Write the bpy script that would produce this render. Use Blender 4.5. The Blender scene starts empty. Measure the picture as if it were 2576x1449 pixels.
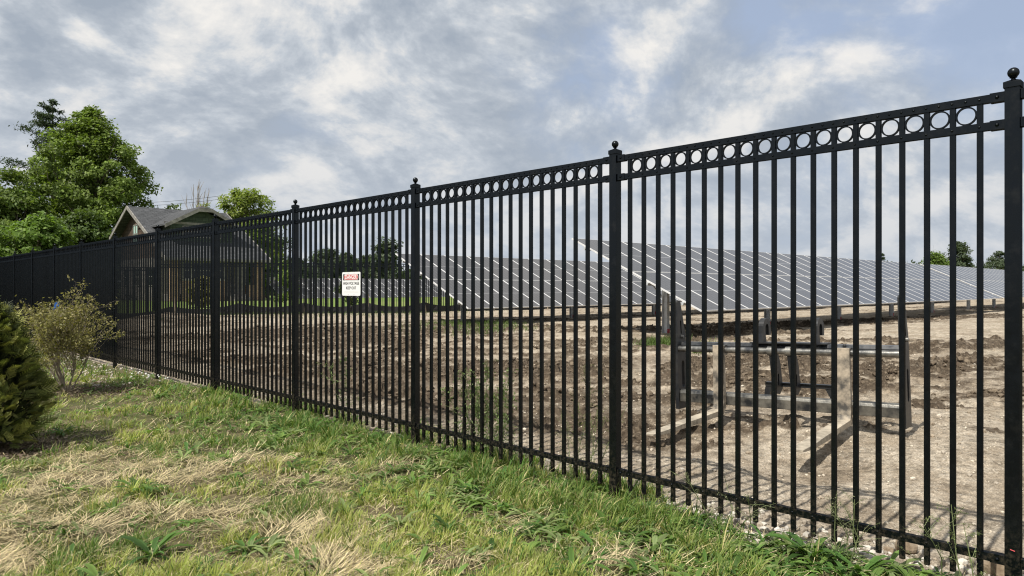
import bpy, math, random
import numpy as np
from mathutils import Vector, Matrix
random.seed(7)
RNG = np.random.default_rng(11)
S = bpy.context.scene
COL = S.collection
R = math.radians
# ------------------------------------------------------------------ camera
EYE = 1.56
YAW = R(44.3)
cam = bpy.data.objects.new('camera', bpy.data.cameras.new('camera'))
COL.objects.link(cam)
cam.location = (0, 0, EYE)
cam.rotation_euler = (R(90), 0, -YAW)
cam.data.sensor_width = 36
cam.data.lens = 1800/2576*36
cam.data.clip_start = 0.05
cam.data.clip_end = 5000
S.camera = cam
S.render.resolution_x = 1024
S.render.resolution_y = 576
S.view_settings.view_transform = 'Standard'
S.view_settings.look = 'None'
S.view_settings.exposure = 0.12
S.view_settings.gamma = 1
S.view_settings.use_curve_mapping = False
S.cycles.filter_width = 1.15
# ------------------------------------------------------------------ sun
SUN_EL = 55.0
sd = Vector((-1, -0.06, 0)).normalized()*math.cos(R(SUN_EL))
sd.z = math.sin(R(SUN_EL))
sun = bpy.data.objects.new('sun', bpy.data.lights.new('sun', 'SUN'))
COL.objects.link(sun)
sun.data.energy = 5.0
sun.data.angle = R(0.6)
sun.data.color = (1.0, 0.95, 0.86)
sun.rotation_euler = sd.to_track_quat('Z', 'Y').to_euler()

# ------------------------------------------------------------------ node helper
class NT:
    def __init__(s, tree):
        s.t = tree; s.n = tree.nodes; s.l = tree.links
    def add(s, kind, **kw):
        nd = s.n.new(kind)
        ins = kw.pop('ins', {})
        for k, v in kw.items():
            setattr(nd, k, v)
        for k, v in ins.items():
            s.put(nd.inputs[k], v)
        return nd
    def put(s, sock, v):
        if isinstance(v, bpy.types.NodeSocket):
            s.l.new(v, sock)
        else:
            sock.default_value = v
    def math(s, op, a, b=0.5, c=None, clamp=False):
        nd = s.n.new('ShaderNodeMath'); nd.operation = op; nd.use_clamp = clamp
        s.put(nd.inputs[0], a); s.put(nd.inputs[1], b)
        if c is not None: s.put(nd.inputs[2], c)
        return nd.outputs[0]
    def vmath(s, op, a, b=(0, 0, 0)):
        nd = s.n.new('ShaderNodeVectorMath'); nd.operation = op
        s.put(nd.inputs[0], a); s.put(nd.inputs[1], b)
        return nd.outputs['Value' if op == 'DOT_PRODUCT' else 'Vector']
    def noise(s, vec, scale, detail=4, rough=0.55, dist=0.0):
        nd = s.n.new('ShaderNodeTexNoise')
        s.put(nd.inputs['Vector'], vec)
        nd.inputs['Scale'].default_value = scale
        nd.inputs['Detail'].default_value = detail
        nd.inputs['Roughness'].default_value = rough
        nd.inputs['Distortion'].default_value = dist
        return nd.outputs['Fac']
    def ramp(s, fac, stops):
        nd = s.n.new('ShaderNodeValToRGB')
        s.put(nd.inputs['Fac'], fac)
        el = nd.color_ramp.elements
        while len(el) < len(stops): el.new(0.5)
        for e, (p, c) in zip(el, stops):
            e.position = p
            e.color = (c, c, c, 1) if isinstance(c, (int, float)) else (*c, 1)
        return nd.outputs['Color']
    def mix(s, fac, a, b, mode='MIX'):
        nd = s.n.new('ShaderNodeMix'); nd.data_type = 'RGBA'; nd.blend_type = mode
        s.put(nd.inputs[0], fac)
        for i, v in ((6, a), (7, b)):
            s.put(nd.inputs[i], (*v, 1) if isinstance(v, tuple) and len(v) == 3 else v)
        return nd.outputs[2]

# ------------------------------------------------------------------ world
W = bpy.data.worlds.new('World')
S.world = W
W.use_nodes = True
w = NT(W.node_tree)
w.n.clear()
out = w.add('ShaderNodeOutputWorld')
bg = w.add('ShaderNodeBackground')
bg.inputs['Strength'].default_value = 0.1
w.l.new(bg.outputs[0], out.inputs[0])
sky = w.add('ShaderNodeTexSky', sky_type='NISHITA')
sky.sun_disc = False
sky.sun_elevation = R(SUN_EL)
sky.sun_rotation = math.atan2(sd.x, sd.y)
sky.air_density = 1.0
sky.dust_density = 1.5
tc = w.add('ShaderNodeTexCoord').outputs['Generated']
sep = w.add('ShaderNodeSeparateXYZ', ins={0: tc})
zz = w.math('MAXIMUM', sep.outputs[2], 0.0)
den = w.math('ADD', zz, 0.50)
px = w.math('DIVIDE', sep.outputs[0], den)
py = w.math('DIVIDE', sep.outputs[1], den)
pl = w.add('ShaderNodeCombineXYZ', ins={0: px, 1: py, 2: 3.7}).outputs[0]
# rotate so that the cloud streets run the way the wind drew them
mp = w.add('ShaderNodeMapping', ins={'Vector': pl})
mp.inputs['Rotation'].default_value = (0, 0, R(60))
mp.inputs['Scale'].default_value = (2.1, 2.5, 1)
mp.inputs['Location'].default_value = (3.1, 1.7, 0)
pv = mp.outputs[0]
big = w.noise(pv, 0.8, 3, 0.5, 0.4)
def billow(vec):
    a_ = w.noise(vec, 1.25, 12, 0.60, 0.35)
    b_ = w.noise(vec, 3.1, 9, 0.60, 0.2)
    return w.math('ADD', w.math('MULTIPLY', a_, 0.68), w.math('MULTIPLY', b_, 0.32))
d0 = billow(pv)
d1 = billow(w.vmath('ADD', pv, (-0.13, -0.12, 0.0)))      # towards the sun: the lit edge of every billow
lit = w.math('SUBTRACT', d0, d1)
dens = w.math('ADD', w.math('MULTIPLY', big, 0.5), w.math('MULTIPLY', d0, 0.5))
shade = w.math('ADD', w.math('ADD', w.math('MULTIPLY', lit, 1.4), w.math('MULTIPLY', w.math('SUBTRACT', big, 0.5), 0.35)), w.math('MULTIPLY', w.math('SUBTRACT', 0.53, d0), -0.35))
shade = w.math('ADD', shade, 0.535)
cloud = w.ramp(shade, [(0.36, (3.4, 3.9, 4.6)), (0.46, (4.3, 4.75, 5.35)), (0.525, (5.3, 5.7, 6.2)), (0.585, (6.7, 6.8, 6.9)), (0.68, (8.2, 8.0, 7.7))])
side = w.vmath('DOT_PRODUCT', tc, (0.88, -0.24, 0.42))     # clearer air towards the right of the field
cov = w.math('SUBTRACT', dens, w.math('MULTIPLY', side, 0.16))
cover = w.ramp(cov, [(0.27, 0.2), (0.33, 0.8), (0.37, 1.0)])
blue = w.mix(0.75, sky.outputs[0], (4.2, 5.1, 6.9))
col = w.mix(cover, blue, cloud)
col = w.mix(w.ramp(sep.outputs[2], [(0.0, 0.7), (0.12, 0.35), (0.28, 0.0)]), col, (4.7, 5.2, 5.9))
w.l.new(col, bg.inputs['Color'])

# ------------------------------------------------------------------ tagging
def tag(o, label=None, cat=None, group=None, kind=None):
    if label: o['label'] = label
    if cat: o['category'] = cat
    if group: o['group'] = group
    if kind: o['kind'] = kind
    return o
def empty(name, loc=(0, 0, 0), rz=0):
    o = bpy.data.objects.new(name, None)
    COL.objects.link(o); o.location = loc; o.rotation_euler = (0, 0, rz)
    o.empty_display_size = 0.2
    return o
def link(name, me, parent=None, loc=(0, 0, 0), rot=(0, 0, 0)):
    o = bpy.data.objects.new(name, me)
    COL.objects.link(o)
    if parent is not None: o.parent = parent
    o.location = loc; o.rotation_euler = rot
    return o
def copy_tree(o, parent=None):
    c = o.copy(); COL.objects.link(c)
    if parent is not None: c.parent = parent
    for ch in list(o.children): copy_tree(ch, c)
    return c

# ------------------------------------------------------------------ materials
MATS = {}
def pbr(name, col, rough=0.6, metal=0.0, spec=0.5):
    m = bpy.data.materials.new(name); m.use_nodes = True
    b = m.node_tree.nodes['Principled BSDF']
    b.inputs['Base Color'].default_value = (*col, 1)
    b.inputs['Roughness'].default_value = rough
    b.inputs['Metallic'].default_value = metal
    b.inputs['Specular IOR Level'].default_value = spec
    MATS[name] = m
    return m, NT(m.node_tree), b
def varied(name, c1, c2, scale=4, rough=0.7, metal=0.0, spec=0.4, bump=0.0, bscale=30, lo=0.35, hi=0.65, detail=6):
    m, t, b = pbr(name, c1, rough, metal, spec)
    oc = t.add('ShaderNodeTexCoord').outputs['Object']
    f = t.noise(oc, scale, detail, 0.6)
    t.l.new(t.ramp(f, [(lo, c1), (hi, c2)]), b.inputs['Base Color'])
    if bump:
        bn = t.add('ShaderNodeBump', ins={'Strength': 0.5, 'Distance': bump, 'Height': t.noise(oc, bscale, 6, 0.6)})
        t.l.new(bn.outputs[0], b.inputs['Normal'])
    return m
# powder coated black steel: almost no diffuse, a faint even sheen
m = bpy.data.materials.new('black_powder_coat'); m.use_nodes = True
t = NT(m.node_tree); t.n.remove(m.node_tree.nodes['Principled BSDF'])
oc = t.add('ShaderNodeTexCoord').outputs['Object']
df = t.add('ShaderNodeBsdfDiffuse')
t.l.new(t.ramp(t.noise(oc, 9, 8, 0.7), [(0.52, (0.0016, 0.0022, 0.0036)), (0.78, (0.012, 0.012, 0.012))]), df.inputs['Color'])
gl = t.add('ShaderNodeBsdfGlossy', ins={'Color': (0.85, 0.95, 1.0, 1)})
t.l.new(t.ramp(t.noise(oc, 14, 5, 0.6), [(0.3, 0.16), (0.7, 0.34)]), gl.inputs['Roughness'])
geo = t.add('ShaderNodeNewGeometry')
gz_ = t.add('ShaderNodeSeparateXYZ', ins={0: geo.outputs['Position']}).outputs[2]
foot = t.math('MULTIPLY', t.ramp(gz_, [(0.05, 1.0), (0.42, 0.0)]), t.ramp(t.noise(geo.outputs['Position'], 38, 6, 0.7), [(0.46, 0.0), (0.66, 0.8)]))
dd = t.add('ShaderNodeBsdfDiffuse', ins={'Color': (0.085, 0.07, 0.05, 1)})
m0 = t.add('ShaderNodeMixShader', ins={0: foot, 1: df.outputs[0], 2: dd.outputs[0]})
ms = t.add('ShaderNodeMixShader', ins={0: 0.030, 1: m0.outputs[0], 2: gl.outputs[0]})
t.l.new(ms.outputs[0], m.node_tree.nodes['Material Output'].inputs[0])
BLACK = m; MATS['black_powder_coat'] = m
varied('galvanised', (0.42, 0.44, 0.45), (0.58, 0.60, 0.61), 9, 0.45, 0.15, 0.5)
varied('aluminium', (0.58, 0.58, 0.58), (0.72, 0.72, 0.71), 6, 0.45, 0.0, 0.5)
pbr('red_paint', (0.45, 0.06, 0.07), 0.6)
def leafmat(name, attr='col', trans=0.35, rough=0.55, spec=0.3):
    m = bpy.data.materials.new(name); m.use_nodes = True
    t = NT(m.node_tree); b = m.node_tree.nodes['Principled BSDF']
    a = t.add('ShaderNodeAttribute', attribute_name=attr)
    t.l.new(a.outputs['Color'], b.inputs['Base Color'])
    b.inputs['Roughness'].default_value = rough
    b.inputs['Specular IOR Level'].default_value = spec
    tr = t.add('ShaderNodeBsdfTranslucent')
    bright = t.mix(1.0, a.outputs['Color'], (1.25, 1.35, 0.6), 'MULTIPLY')
    t.l.new(bright, tr.inputs['Color'])
    ms = t.add('ShaderNodeMixShader', ins={0: trans})
    t.l.new(b.outputs[0], ms.inputs[1]); t.l.new(tr.outputs[0], ms.inputs[2])
    t.l.new(ms.outputs[0], m.node_tree.nodes['Material Output'].inputs[0])
    MATS[name] = m
    return m
leafmat('leaf')
leafmat('grass_blade', trans=0.3, rough=0.5, spec=0.25)
leafmat('straw_blade', trans=0.12, rough=0.6, spec=0.25)
varied('bark', (0.10, 0.08, 0.06), (0.19, 0.16, 0.13), 12, 0.9, bump=0.02, bscale=20)
varied('pale_bark', (0.22, 0.18, 0.14), (0.34, 0.29, 0.23), 20, 0.9)

# ------------------------------------------------------------------ mesh helpers
def box(lo, hi):
    x0, y0, z0 = lo; x1, y1, z1 = hi
    v = [(x0, y0, z0), (x1, y0, z0), (x1, y1, z0), (x0, y1, z0), (x0, y0, z1), (x1, y0, z1), (x1, y1, z1), (x0, y1, z1)]
    f = [(0, 3, 2, 1), (4, 5, 6, 7), (0, 1, 5, 4), (1, 2, 6, 5), (2, 3, 7, 6), (3, 0, 4, 7)]
    return v, f
class MB:
    def __init__(s): s.v = []; s.f = []; s.mi = []; s.mats = []
    def mat(s, m):
        if m not in s.mats: s.mats.append(m)
        return s.mats.index(m)
    def add(s, v, f, m, T=None):
        k = len(s.v); i = s.mat(m)
        if T is not None: v = [tuple(T @ Vector(p)) for p in v]
        s.v += [tuple(p) for p in v]
        s.f += [tuple(a+k for a in q) for q in f]
        s.mi += [i]*len(f)
        return s
    def box(s, lo, hi, m, T=None): return s.add(*box(lo, hi), m, T)
    def prism(s, poly, w0, w1, m, axes='xz', T=None):
        # poly in two axes, extruded w0..w1 on the third
        n = len(poly); v = []
        for w_ in (w0, w1):
            for (a, b_) in poly:
                v.append({'xz': (a, w_, b_), 'yz': (w_, a, b_), 'xy': (a, b_, w_)}[axes])
        f = [tuple(range(n)), tuple(range(2*n-1, n-1, -1))]
        for i in range(n):
            j = (i+1) % n
            f.append((i, i+n, j+n, j))
        return s.add(v, f, m, T)
    def tube(s, pts, rad, m, n=8, T=None, cap=True):
        pts = [Vector(p) for p in pts]
        if not isinstance(rad, (list, tuple)): rad = [rad]*len(pts)
        v = []; f = []
        for i, p in enumerate(pts):
            d = (pts[min(i+1, len(pts)-1)] - pts[max(i-1, 0)]).normalized()
            up = Vector((0, 0, 1)) if abs(d.z) < 0.95 else Vector((1, 0, 0))
            a = d.cross(up).normalized(); b_ = d.cross(a)
            for k in range(n):
                an = 2*math.pi*k/n
                v.append(tuple(p + (a*math.cos(an)+b_*math.sin(an))*rad[i]))
        for i in range(len(pts)-1):
            for k in range(n):
                q = (k+1) % n
                f.append((i*n+k, i*n+q, (i+1)*n+q, (i+1)*n+k))
        if cap:
            f.append(tuple(range(n-1, -1, -1))); f.append(tuple(range((len(pts)-1)*n, len(pts)*n)))
        return s.add(v, f, m, T)
    def lathe(s, prof, m, n=20, T=None):
        v = []; f = []
        for (r_, z_) in prof:
            for k in range(n):
                an = 2*math.pi*k/n
                v.append((r_*math.cos(an), r_*math.sin(an), z_))
        for i in range(len(prof)-1):
            for k in range(n):
                q = (k+1) % n
                f.append((i*n+k, i*n+q, (i+1)*n+q, (i+1)*n+k))
        return s.add(v, f, m, T)
    def mesh(s, name, smooth=False, bevel=0):
        me = bpy.data.meshes.new(name)
        me.from_pydata(s.v, [], s.f)
        for m in s.mats: me.materials.append(m)
        me.polygons.foreach_set('material_index', s.mi)
        if smooth:
            me.polygons.foreach_set('use_smooth', [True]*len(me.polygons))
        me.update()
        import bmesh
        bm = bmesh.new(); bm.from_mesh(me)
        bmesh.ops.recalc_face_normals(bm, faces=bm.faces)
        if bevel:
            es = [e for e in bm.edges if e.is_manifold and e.calc_face_angle(0) > 0.6]
            bmesh.ops.bevel(bm, geom=es, offset=bevel, segments=2, profile=0.7, affect='EDGES')
        if smooth:
            for e in bm.edges:
                e.smooth = not (e.is_manifold and e.calc_face_angle(0) > 0.7)
        bm.to_mesh(me); bm.free()
        return me
    def build(s, name, parent=None, smooth=False, bevel=0, loc=(0, 0, 0), rot=(0, 0, 0)):
        return link(name, s.mesh(name, smooth, bevel), parent, loc, rot)
def npmesh(name, V, F, mats, col=None, mi=None, smooth=False, attrs=None):
    """V (n,3); F (m,k) quads or tris; col (n,3) vertex colours"""
    me = bpy.data.meshes.new(name)
    V = np.ascontiguousarray(V, np.float32); F = np.ascontiguousarray(F, np.int32)
    m_, k = F.shape
    me.vertices.add(len(V)); me.vertices.foreach_set('co', V.ravel())
    me.loops.add(m_*k); me.loops.foreach_set('vertex_index', F.ravel())
    me.polygons.add(m_)
    me.polygons.foreach_set('loop_start', np.arange(0, m_*k, k, dtype=np.int32))
    me.polygons.foreach_set('loop_total', np.full(m_, k, np.int32))
    for m in mats: me.materials.append(m)
    if mi is not None: me.polygons.foreach_set('material_index', mi.astype(np.int32))
    me.polygons.foreach_set('use_smooth', np.full(m_, smooth))
    if col is not None:
        a = me.color_attributes.new('col', 'FLOAT_COLOR', 'POINT')
        c4 = np.ones((len(V), 4), np.float32); c4[:, :3] = col
        a.data.foreach_set('color', c4.ravel())
    for nm, arr in (attrs or {}).items():
        a = me.attributes.new(nm, 'FLOAT', 'POINT')
        a.data.foreach_set('value', arr.astype(np.float32))
    me.update(calc_edges=True)
    me.validate()
    return me

# ------------------------------------------------------------------ numpy noise
_P = np.random.default_rng(5).random((256, 256)).astype(np.float32)
def vn(x, y):
    xi = np.floor(x).astype(int); yi = np.floor(y).astype(int)
    fx = x-xi; fy = y-yi
    fx = fx*fx*fx*(fx*(fx*6-15)+10); fy = fy*fy*fy*(fy*(fy*6-15)+10)
    a = _P[xi & 255, yi & 255]; b_ = _P[(xi+1) & 255, yi & 255]
    c = _P[xi & 255, (yi+1) & 255]; d = _P[(xi+1) & 255, (yi+1) & 255]
    return (a*(1-fx)+b_*fx)*(1-fy)+(c*(1-fx)+d*fx)*fy
def fbm(x, y, s, o=4, g=0.5, seed=0):
    r_ = 0; a = 1; tot = 0
    for i in range(o):
        ang = 0.7*i+seed
        ca, sa = math.cos(ang), math.sin(ang)
        r_ = r_ + a*vn((x*ca-y*sa)*s+17.3*i+seed*7.1, (x*sa+y*ca)*s+9.1*i-seed*3.3)
        tot += a; a *= g; s *= 2.03
    return r_/tot
def sst(a, b_, x):
    t_ = np.clip((x-a)/(b_-a), 0, 1); return t_*t_*(3-2*t_)
SA, CA = math.sin(YAW), math.cos(YAW)
def toworld(xc, zc): return SA*zc+CA*xc, CA*zc-SA*xc
def tocam(x, y): return CA*x-SA*y, SA*x+CA*y
def G(pxx, pyy, z=0.0):          # design helper: where a spot seen in the plan sketch lies on the ground
    zc = 1800*(EYE-z)/(pyy-723.5); return toworld((pxx-1288)/1800*zc, zc)
def D(pxx, zc): return toworld((pxx-1288)/1800*zc, zc)

FX = 4.206                        # fence line
# back fence line
BF = [(FX, 39.74), (11.8, 36.0), (21.7, 29.8), (52.0, 29.3)]
def bfy(x):
    return np.interp(x, [p[0] for p in BF], [p[1] for p in BF])

# ------------------------------------------------------------------ terrain
def blob(x, y, cx, cy, rx, ry=None, ang=0.0):
    ry = ry or rx
    ca, sa = math.cos(ang), math.sin(ang)
    u = (x-cx)*ca+(y-cy)*sa; v = -(x-cx)*sa+(y-cy)*ca
    return np.exp(-(u/rx)**2-(v/ry)**2)
def base_h(x, y):
    h = 0.30*sst(8.5, 15.5, x) - 0.05*sst(4.4, 5.2, x)*(1-sst(8, 12, x))
    h = h + 0.25*sst(40, 56, y)*sst(4, 14, x)
    h = h + 0.45*blob(x, y, 10.2, 31.5, 2.4, 1.5)
    h = h + 0.16*blob(x, y, 7.0, 17.5, 1.6, 2.6) + 0.11*blob(x, y, 8.4, 2.1, 1.4) - 0.10*blob(x, y, 6.3, 4.15, 0.7, 0.5) - 0.10*blob(x, y, 6.4, 2.8, 0.7, 0.5)
    lawn = 1-sst(3.9, 4.5, x)
    h = h + lawn*((fbm(x, y, 0.5, 3, 0.5, 2)-0.5)*0.09*sst(0.0, 2.0, np.hypot(x, y)))
    return h
def mud_mask(x, y):
    """1 = churned dark earth, 0 = dry packed sand"""
    xc, zc = tocam(x, y)
    wx = x+1.2*(fbm(x, y, 0.35, 3, 0.5, 4)-0.5); wy = y+2.0*(fbm(x, y, 0.3, 3, 0.5, 8)-0.5)
    xc2, zc2 = tocam(wx, wy)
    m = np.zeros_like(x)
    def band(x0, z0, x1, z1, wdt, s):
        dx, dz = x1-x0, z1-z0; L2 = dx*dx+dz*dz
        t_ = np.clip(((xc2-x0)*dx+(zc2-z0)*dz)/L2, 0, 1)
        d = np.hypot(xc2-x0-t_*dx, zc2-z0-t_*dz)
        return s*np.exp(-(d/wdt)**2)
    m = np.maximum(m, band(-6.5, 15, 4.5, 12.5, 1.8, 1.0))
    m = np.maximum(m, band(-3, 9.0, 2.6, 8.2, 0.5, 0.8)); m = np.maximum(m, band(6.5, 11.8, 11, 12.6, 0.9, 0.9))
    m = np.maximum(m, band(-4.0, 11, 3.5, 9.9, 0.9, 0.9))
    m = np.maximum(m, band(-9, 23, -3, 19, 3.0, 0.85))
    m = np.maximum(m, band(4.5, 10.5, 14, 14.5, 1.1, 0.75))
    m = np.maximum(m, band(5.5, 8.6, 9.5, 10.4, 0.7, 0.8))
    m = np.maximum(m, band(3.0, 17.5, 13, 26, 0.8, 0.7))
    m = np.maximum(m, band(-3.0, 27.5, 9, 29, 0.9, 0.5))
    m = np.maximum(m, band(4, 22, 24, 33, 1.3, 0.8))
    n = fbm(x, y, 0.55, 5, 0.55, 1)
    m = m*sst(0.36, 0.56, n+0.06)*(0.25+0.75*sst(0.38, 0.58, fbm(xc*0.45, zc, 2.4, 4, 0.6, 22))) + 0.34*sst(0.58, 0.70, fbm(xc*0.25, zc, 0.9, 5, 0.55, 6))
    return np.clip(m, 0, 1)*sst(5.1, 6.2, x)
def damp_mask(x, y):
    """where the packed ground is browner and still holds water"""
    xc, zc = tocam(x+1.5*(fbm(x, y, .3, 3, .5, 17)-.5), y+1.5*(fbm(x, y, .3, 3, .5, 19)-.5))
    a = np.exp(-(((xc+1.5)/6.5)**2+((zc-11.5)/5.0)**2))*1.15
    a = np.maximum(a, np.exp(-(((xc-8.5)/4.5)**2+((zc-13)/3.2)**2))*0.9)
    a = np.maximum(a, np.exp(-(((xc+8)/5)**2+((zc-22)/6)**2))*0.9)
    a = np.maximum(a, np.exp(-(((xc-2.2)/1.3)**2+((zc-6.6)/0.8)**2))*0.6)
    a = a*(0.25+0.9*sst(0.38, 0.64, fbm(xc*0.4, zc, 1.2, 5, 0.6, 25)))
    return np.clip(a, 0, 1)
TRK = []
for (x0, z0, x1, z1, bend) in ((-7, 13.5, 6, 10.6, 0.5), (-6, 17.5, 10, 15.0, -0.6), (3.5, 9.6, 14, 14.6, 0.7), (-8, 21.5, 9, 19.5, 0.5), (2, 12.6, 14, 18.5, -0.8), (-3.5, 10.2, 4.5, 8.0, -0.3)):
    for off_ in ((0.0, 1.75) if z0 != 13.5 and z0 != 12.6 else (0.0,)):
        TRK.append((x0, z0+off_, x1, z1+off_, bend))
def tracks(x, y):
    """depth profile of the wheel tracks: trough with lug marks and pushed up shoulders; second value marks damp turned soil"""
    xc, zc = tocam(x, y)
    wob = 0.35*(fbm(x, y, 0.5, 2, .5, 33)-0.5)
    H_ = np.zeros_like(x); M_ = np.zeros_like(x)
    for (x0, z0, x1, z1, bend) in TRK:
        dx, dz = x1-x0, z1-z0; Lg = math.hypot(dx, dz); ux, uz = dx/Lg, dz/Lg
        a_ = (xc-x0)*ux+(zc-z0)*uz; v_ = -(xc-x0)*uz+(zc-z0)*ux
        v_ = v_-bend*np.sin(np.clip(a_/Lg, 0, 1)*math.pi)+wob
        on = sst(-0.5, 1.0, a_)*(1-sst(Lg-1.0, Lg+0.5, a_))
        tr = np.exp(-(v_/0.24)**4); sh = np.exp(-((np.abs(v_)-0.37)/0.11)**2)
        lug = np.sin(a_*2*math.pi/0.21+np.abs(v_)*9)
        br = sst(0.3, 0.55, fbm(x, y, 1.6, 3, .5, 35))
        H_ = H_+on*(-0.035*tr+0.016*tr*lug+sh*(0.02+0.055*br*fbm(x, y, 7, 2, .5, 36)))
        M_ = np.maximum(M_, on*(0.7*sh*br+0.32*tr))
    return H_, M_
def full_h(x, y):
    h = base_h(x, y)
    dirt = sst(4.15, 4.5, x)*(1-sst(-0.6, 0.6, y-bfy(x)))
    mud = mud_mask(x, y)*dirt
    th_, tm_ = tracks(x, y); keepm = sst(5.3, 6.0, x)*dirt
    mud = np.maximum(mud, tm_*keepm)
    h = h + th_*keepm
    r1 = 1-np.abs(2*fbm(x, y, 2.3, 3, 0.5, 3)-1)
    r2 = 1-np.abs(2*fbm(x, y, 6.5, 3, 0.55, 5)-1)
    cl = fbm(x, y, 11, 3, 0.55, 9)
    h = h + dirt*mud*(0.05*(r1-0.6)+0.11*sst(0.5, 0.66, cl)*sst(0.4, 0.6, fbm(x, y, 3, 2, .5, 12))+0.05*(r2-0.7))
    h = h + dirt*(0.06*(fbm(x, y, 0.7, 3, 0.5, 7)-0.5)+0.014*(fbm(x, y, 14, 3, 0.6, 2)-0.5)*2)
    # wheel ruts running along the rows
    xc, zc = tocam(x, y)
    ph = (xc*-0.22+zc)*3.4+3*fbm(x, y, .5, 2, .5, 3)
    h = h + dirt*0.012*np.sin(ph)*sst(0.35, 0.6, fbm(x, y, .25, 2, .5, 14))*sst(6.0, 7.5, x)
    rough = 1-dirt
    h = h + rough*0.012*(fbm(x, y, 5, 3, 0.5, 3)-0.5)*2
    return h, mud, dirt
# polar lattice, denser where the ground is close and looked at
fw = math.atan2(CA, SA)
ths = np.concatenate([fw+np.radians(np.linspace(-43, 43, 760)), fw+np.radians(np.linspace(48, 312, 60))])
rs = np.concatenate([[0.02, 0.6, 1.2], np.geomspace(1.8, 2.9, 18), np.geomspace(3.0, 60, 1250), np.geomspace(66, 3200, 36)])
TT, RR = np.meshgrid(ths, rs)
GX = RR*np.cos(TT); GY = RR*np.sin(TT)
GZ, MUD, DIRT = full_h(GX, GY)
DAMP = damp_mask(GX, GY)
nr, nt = GX.shape
idx = np.arange(nr*nt).reshape(nr, nt)
nxt = np.roll(idx, -1, axis=1)
FQ = np.stack([idx[:-1], idx[1:], nxt[1:], nxt[:-1]], -1).reshape(-1, 4)
VV = np.stack([GX, GY, GZ], -1).reshape(-1, 3)
fc = VV[FQ].mean(1)

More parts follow.
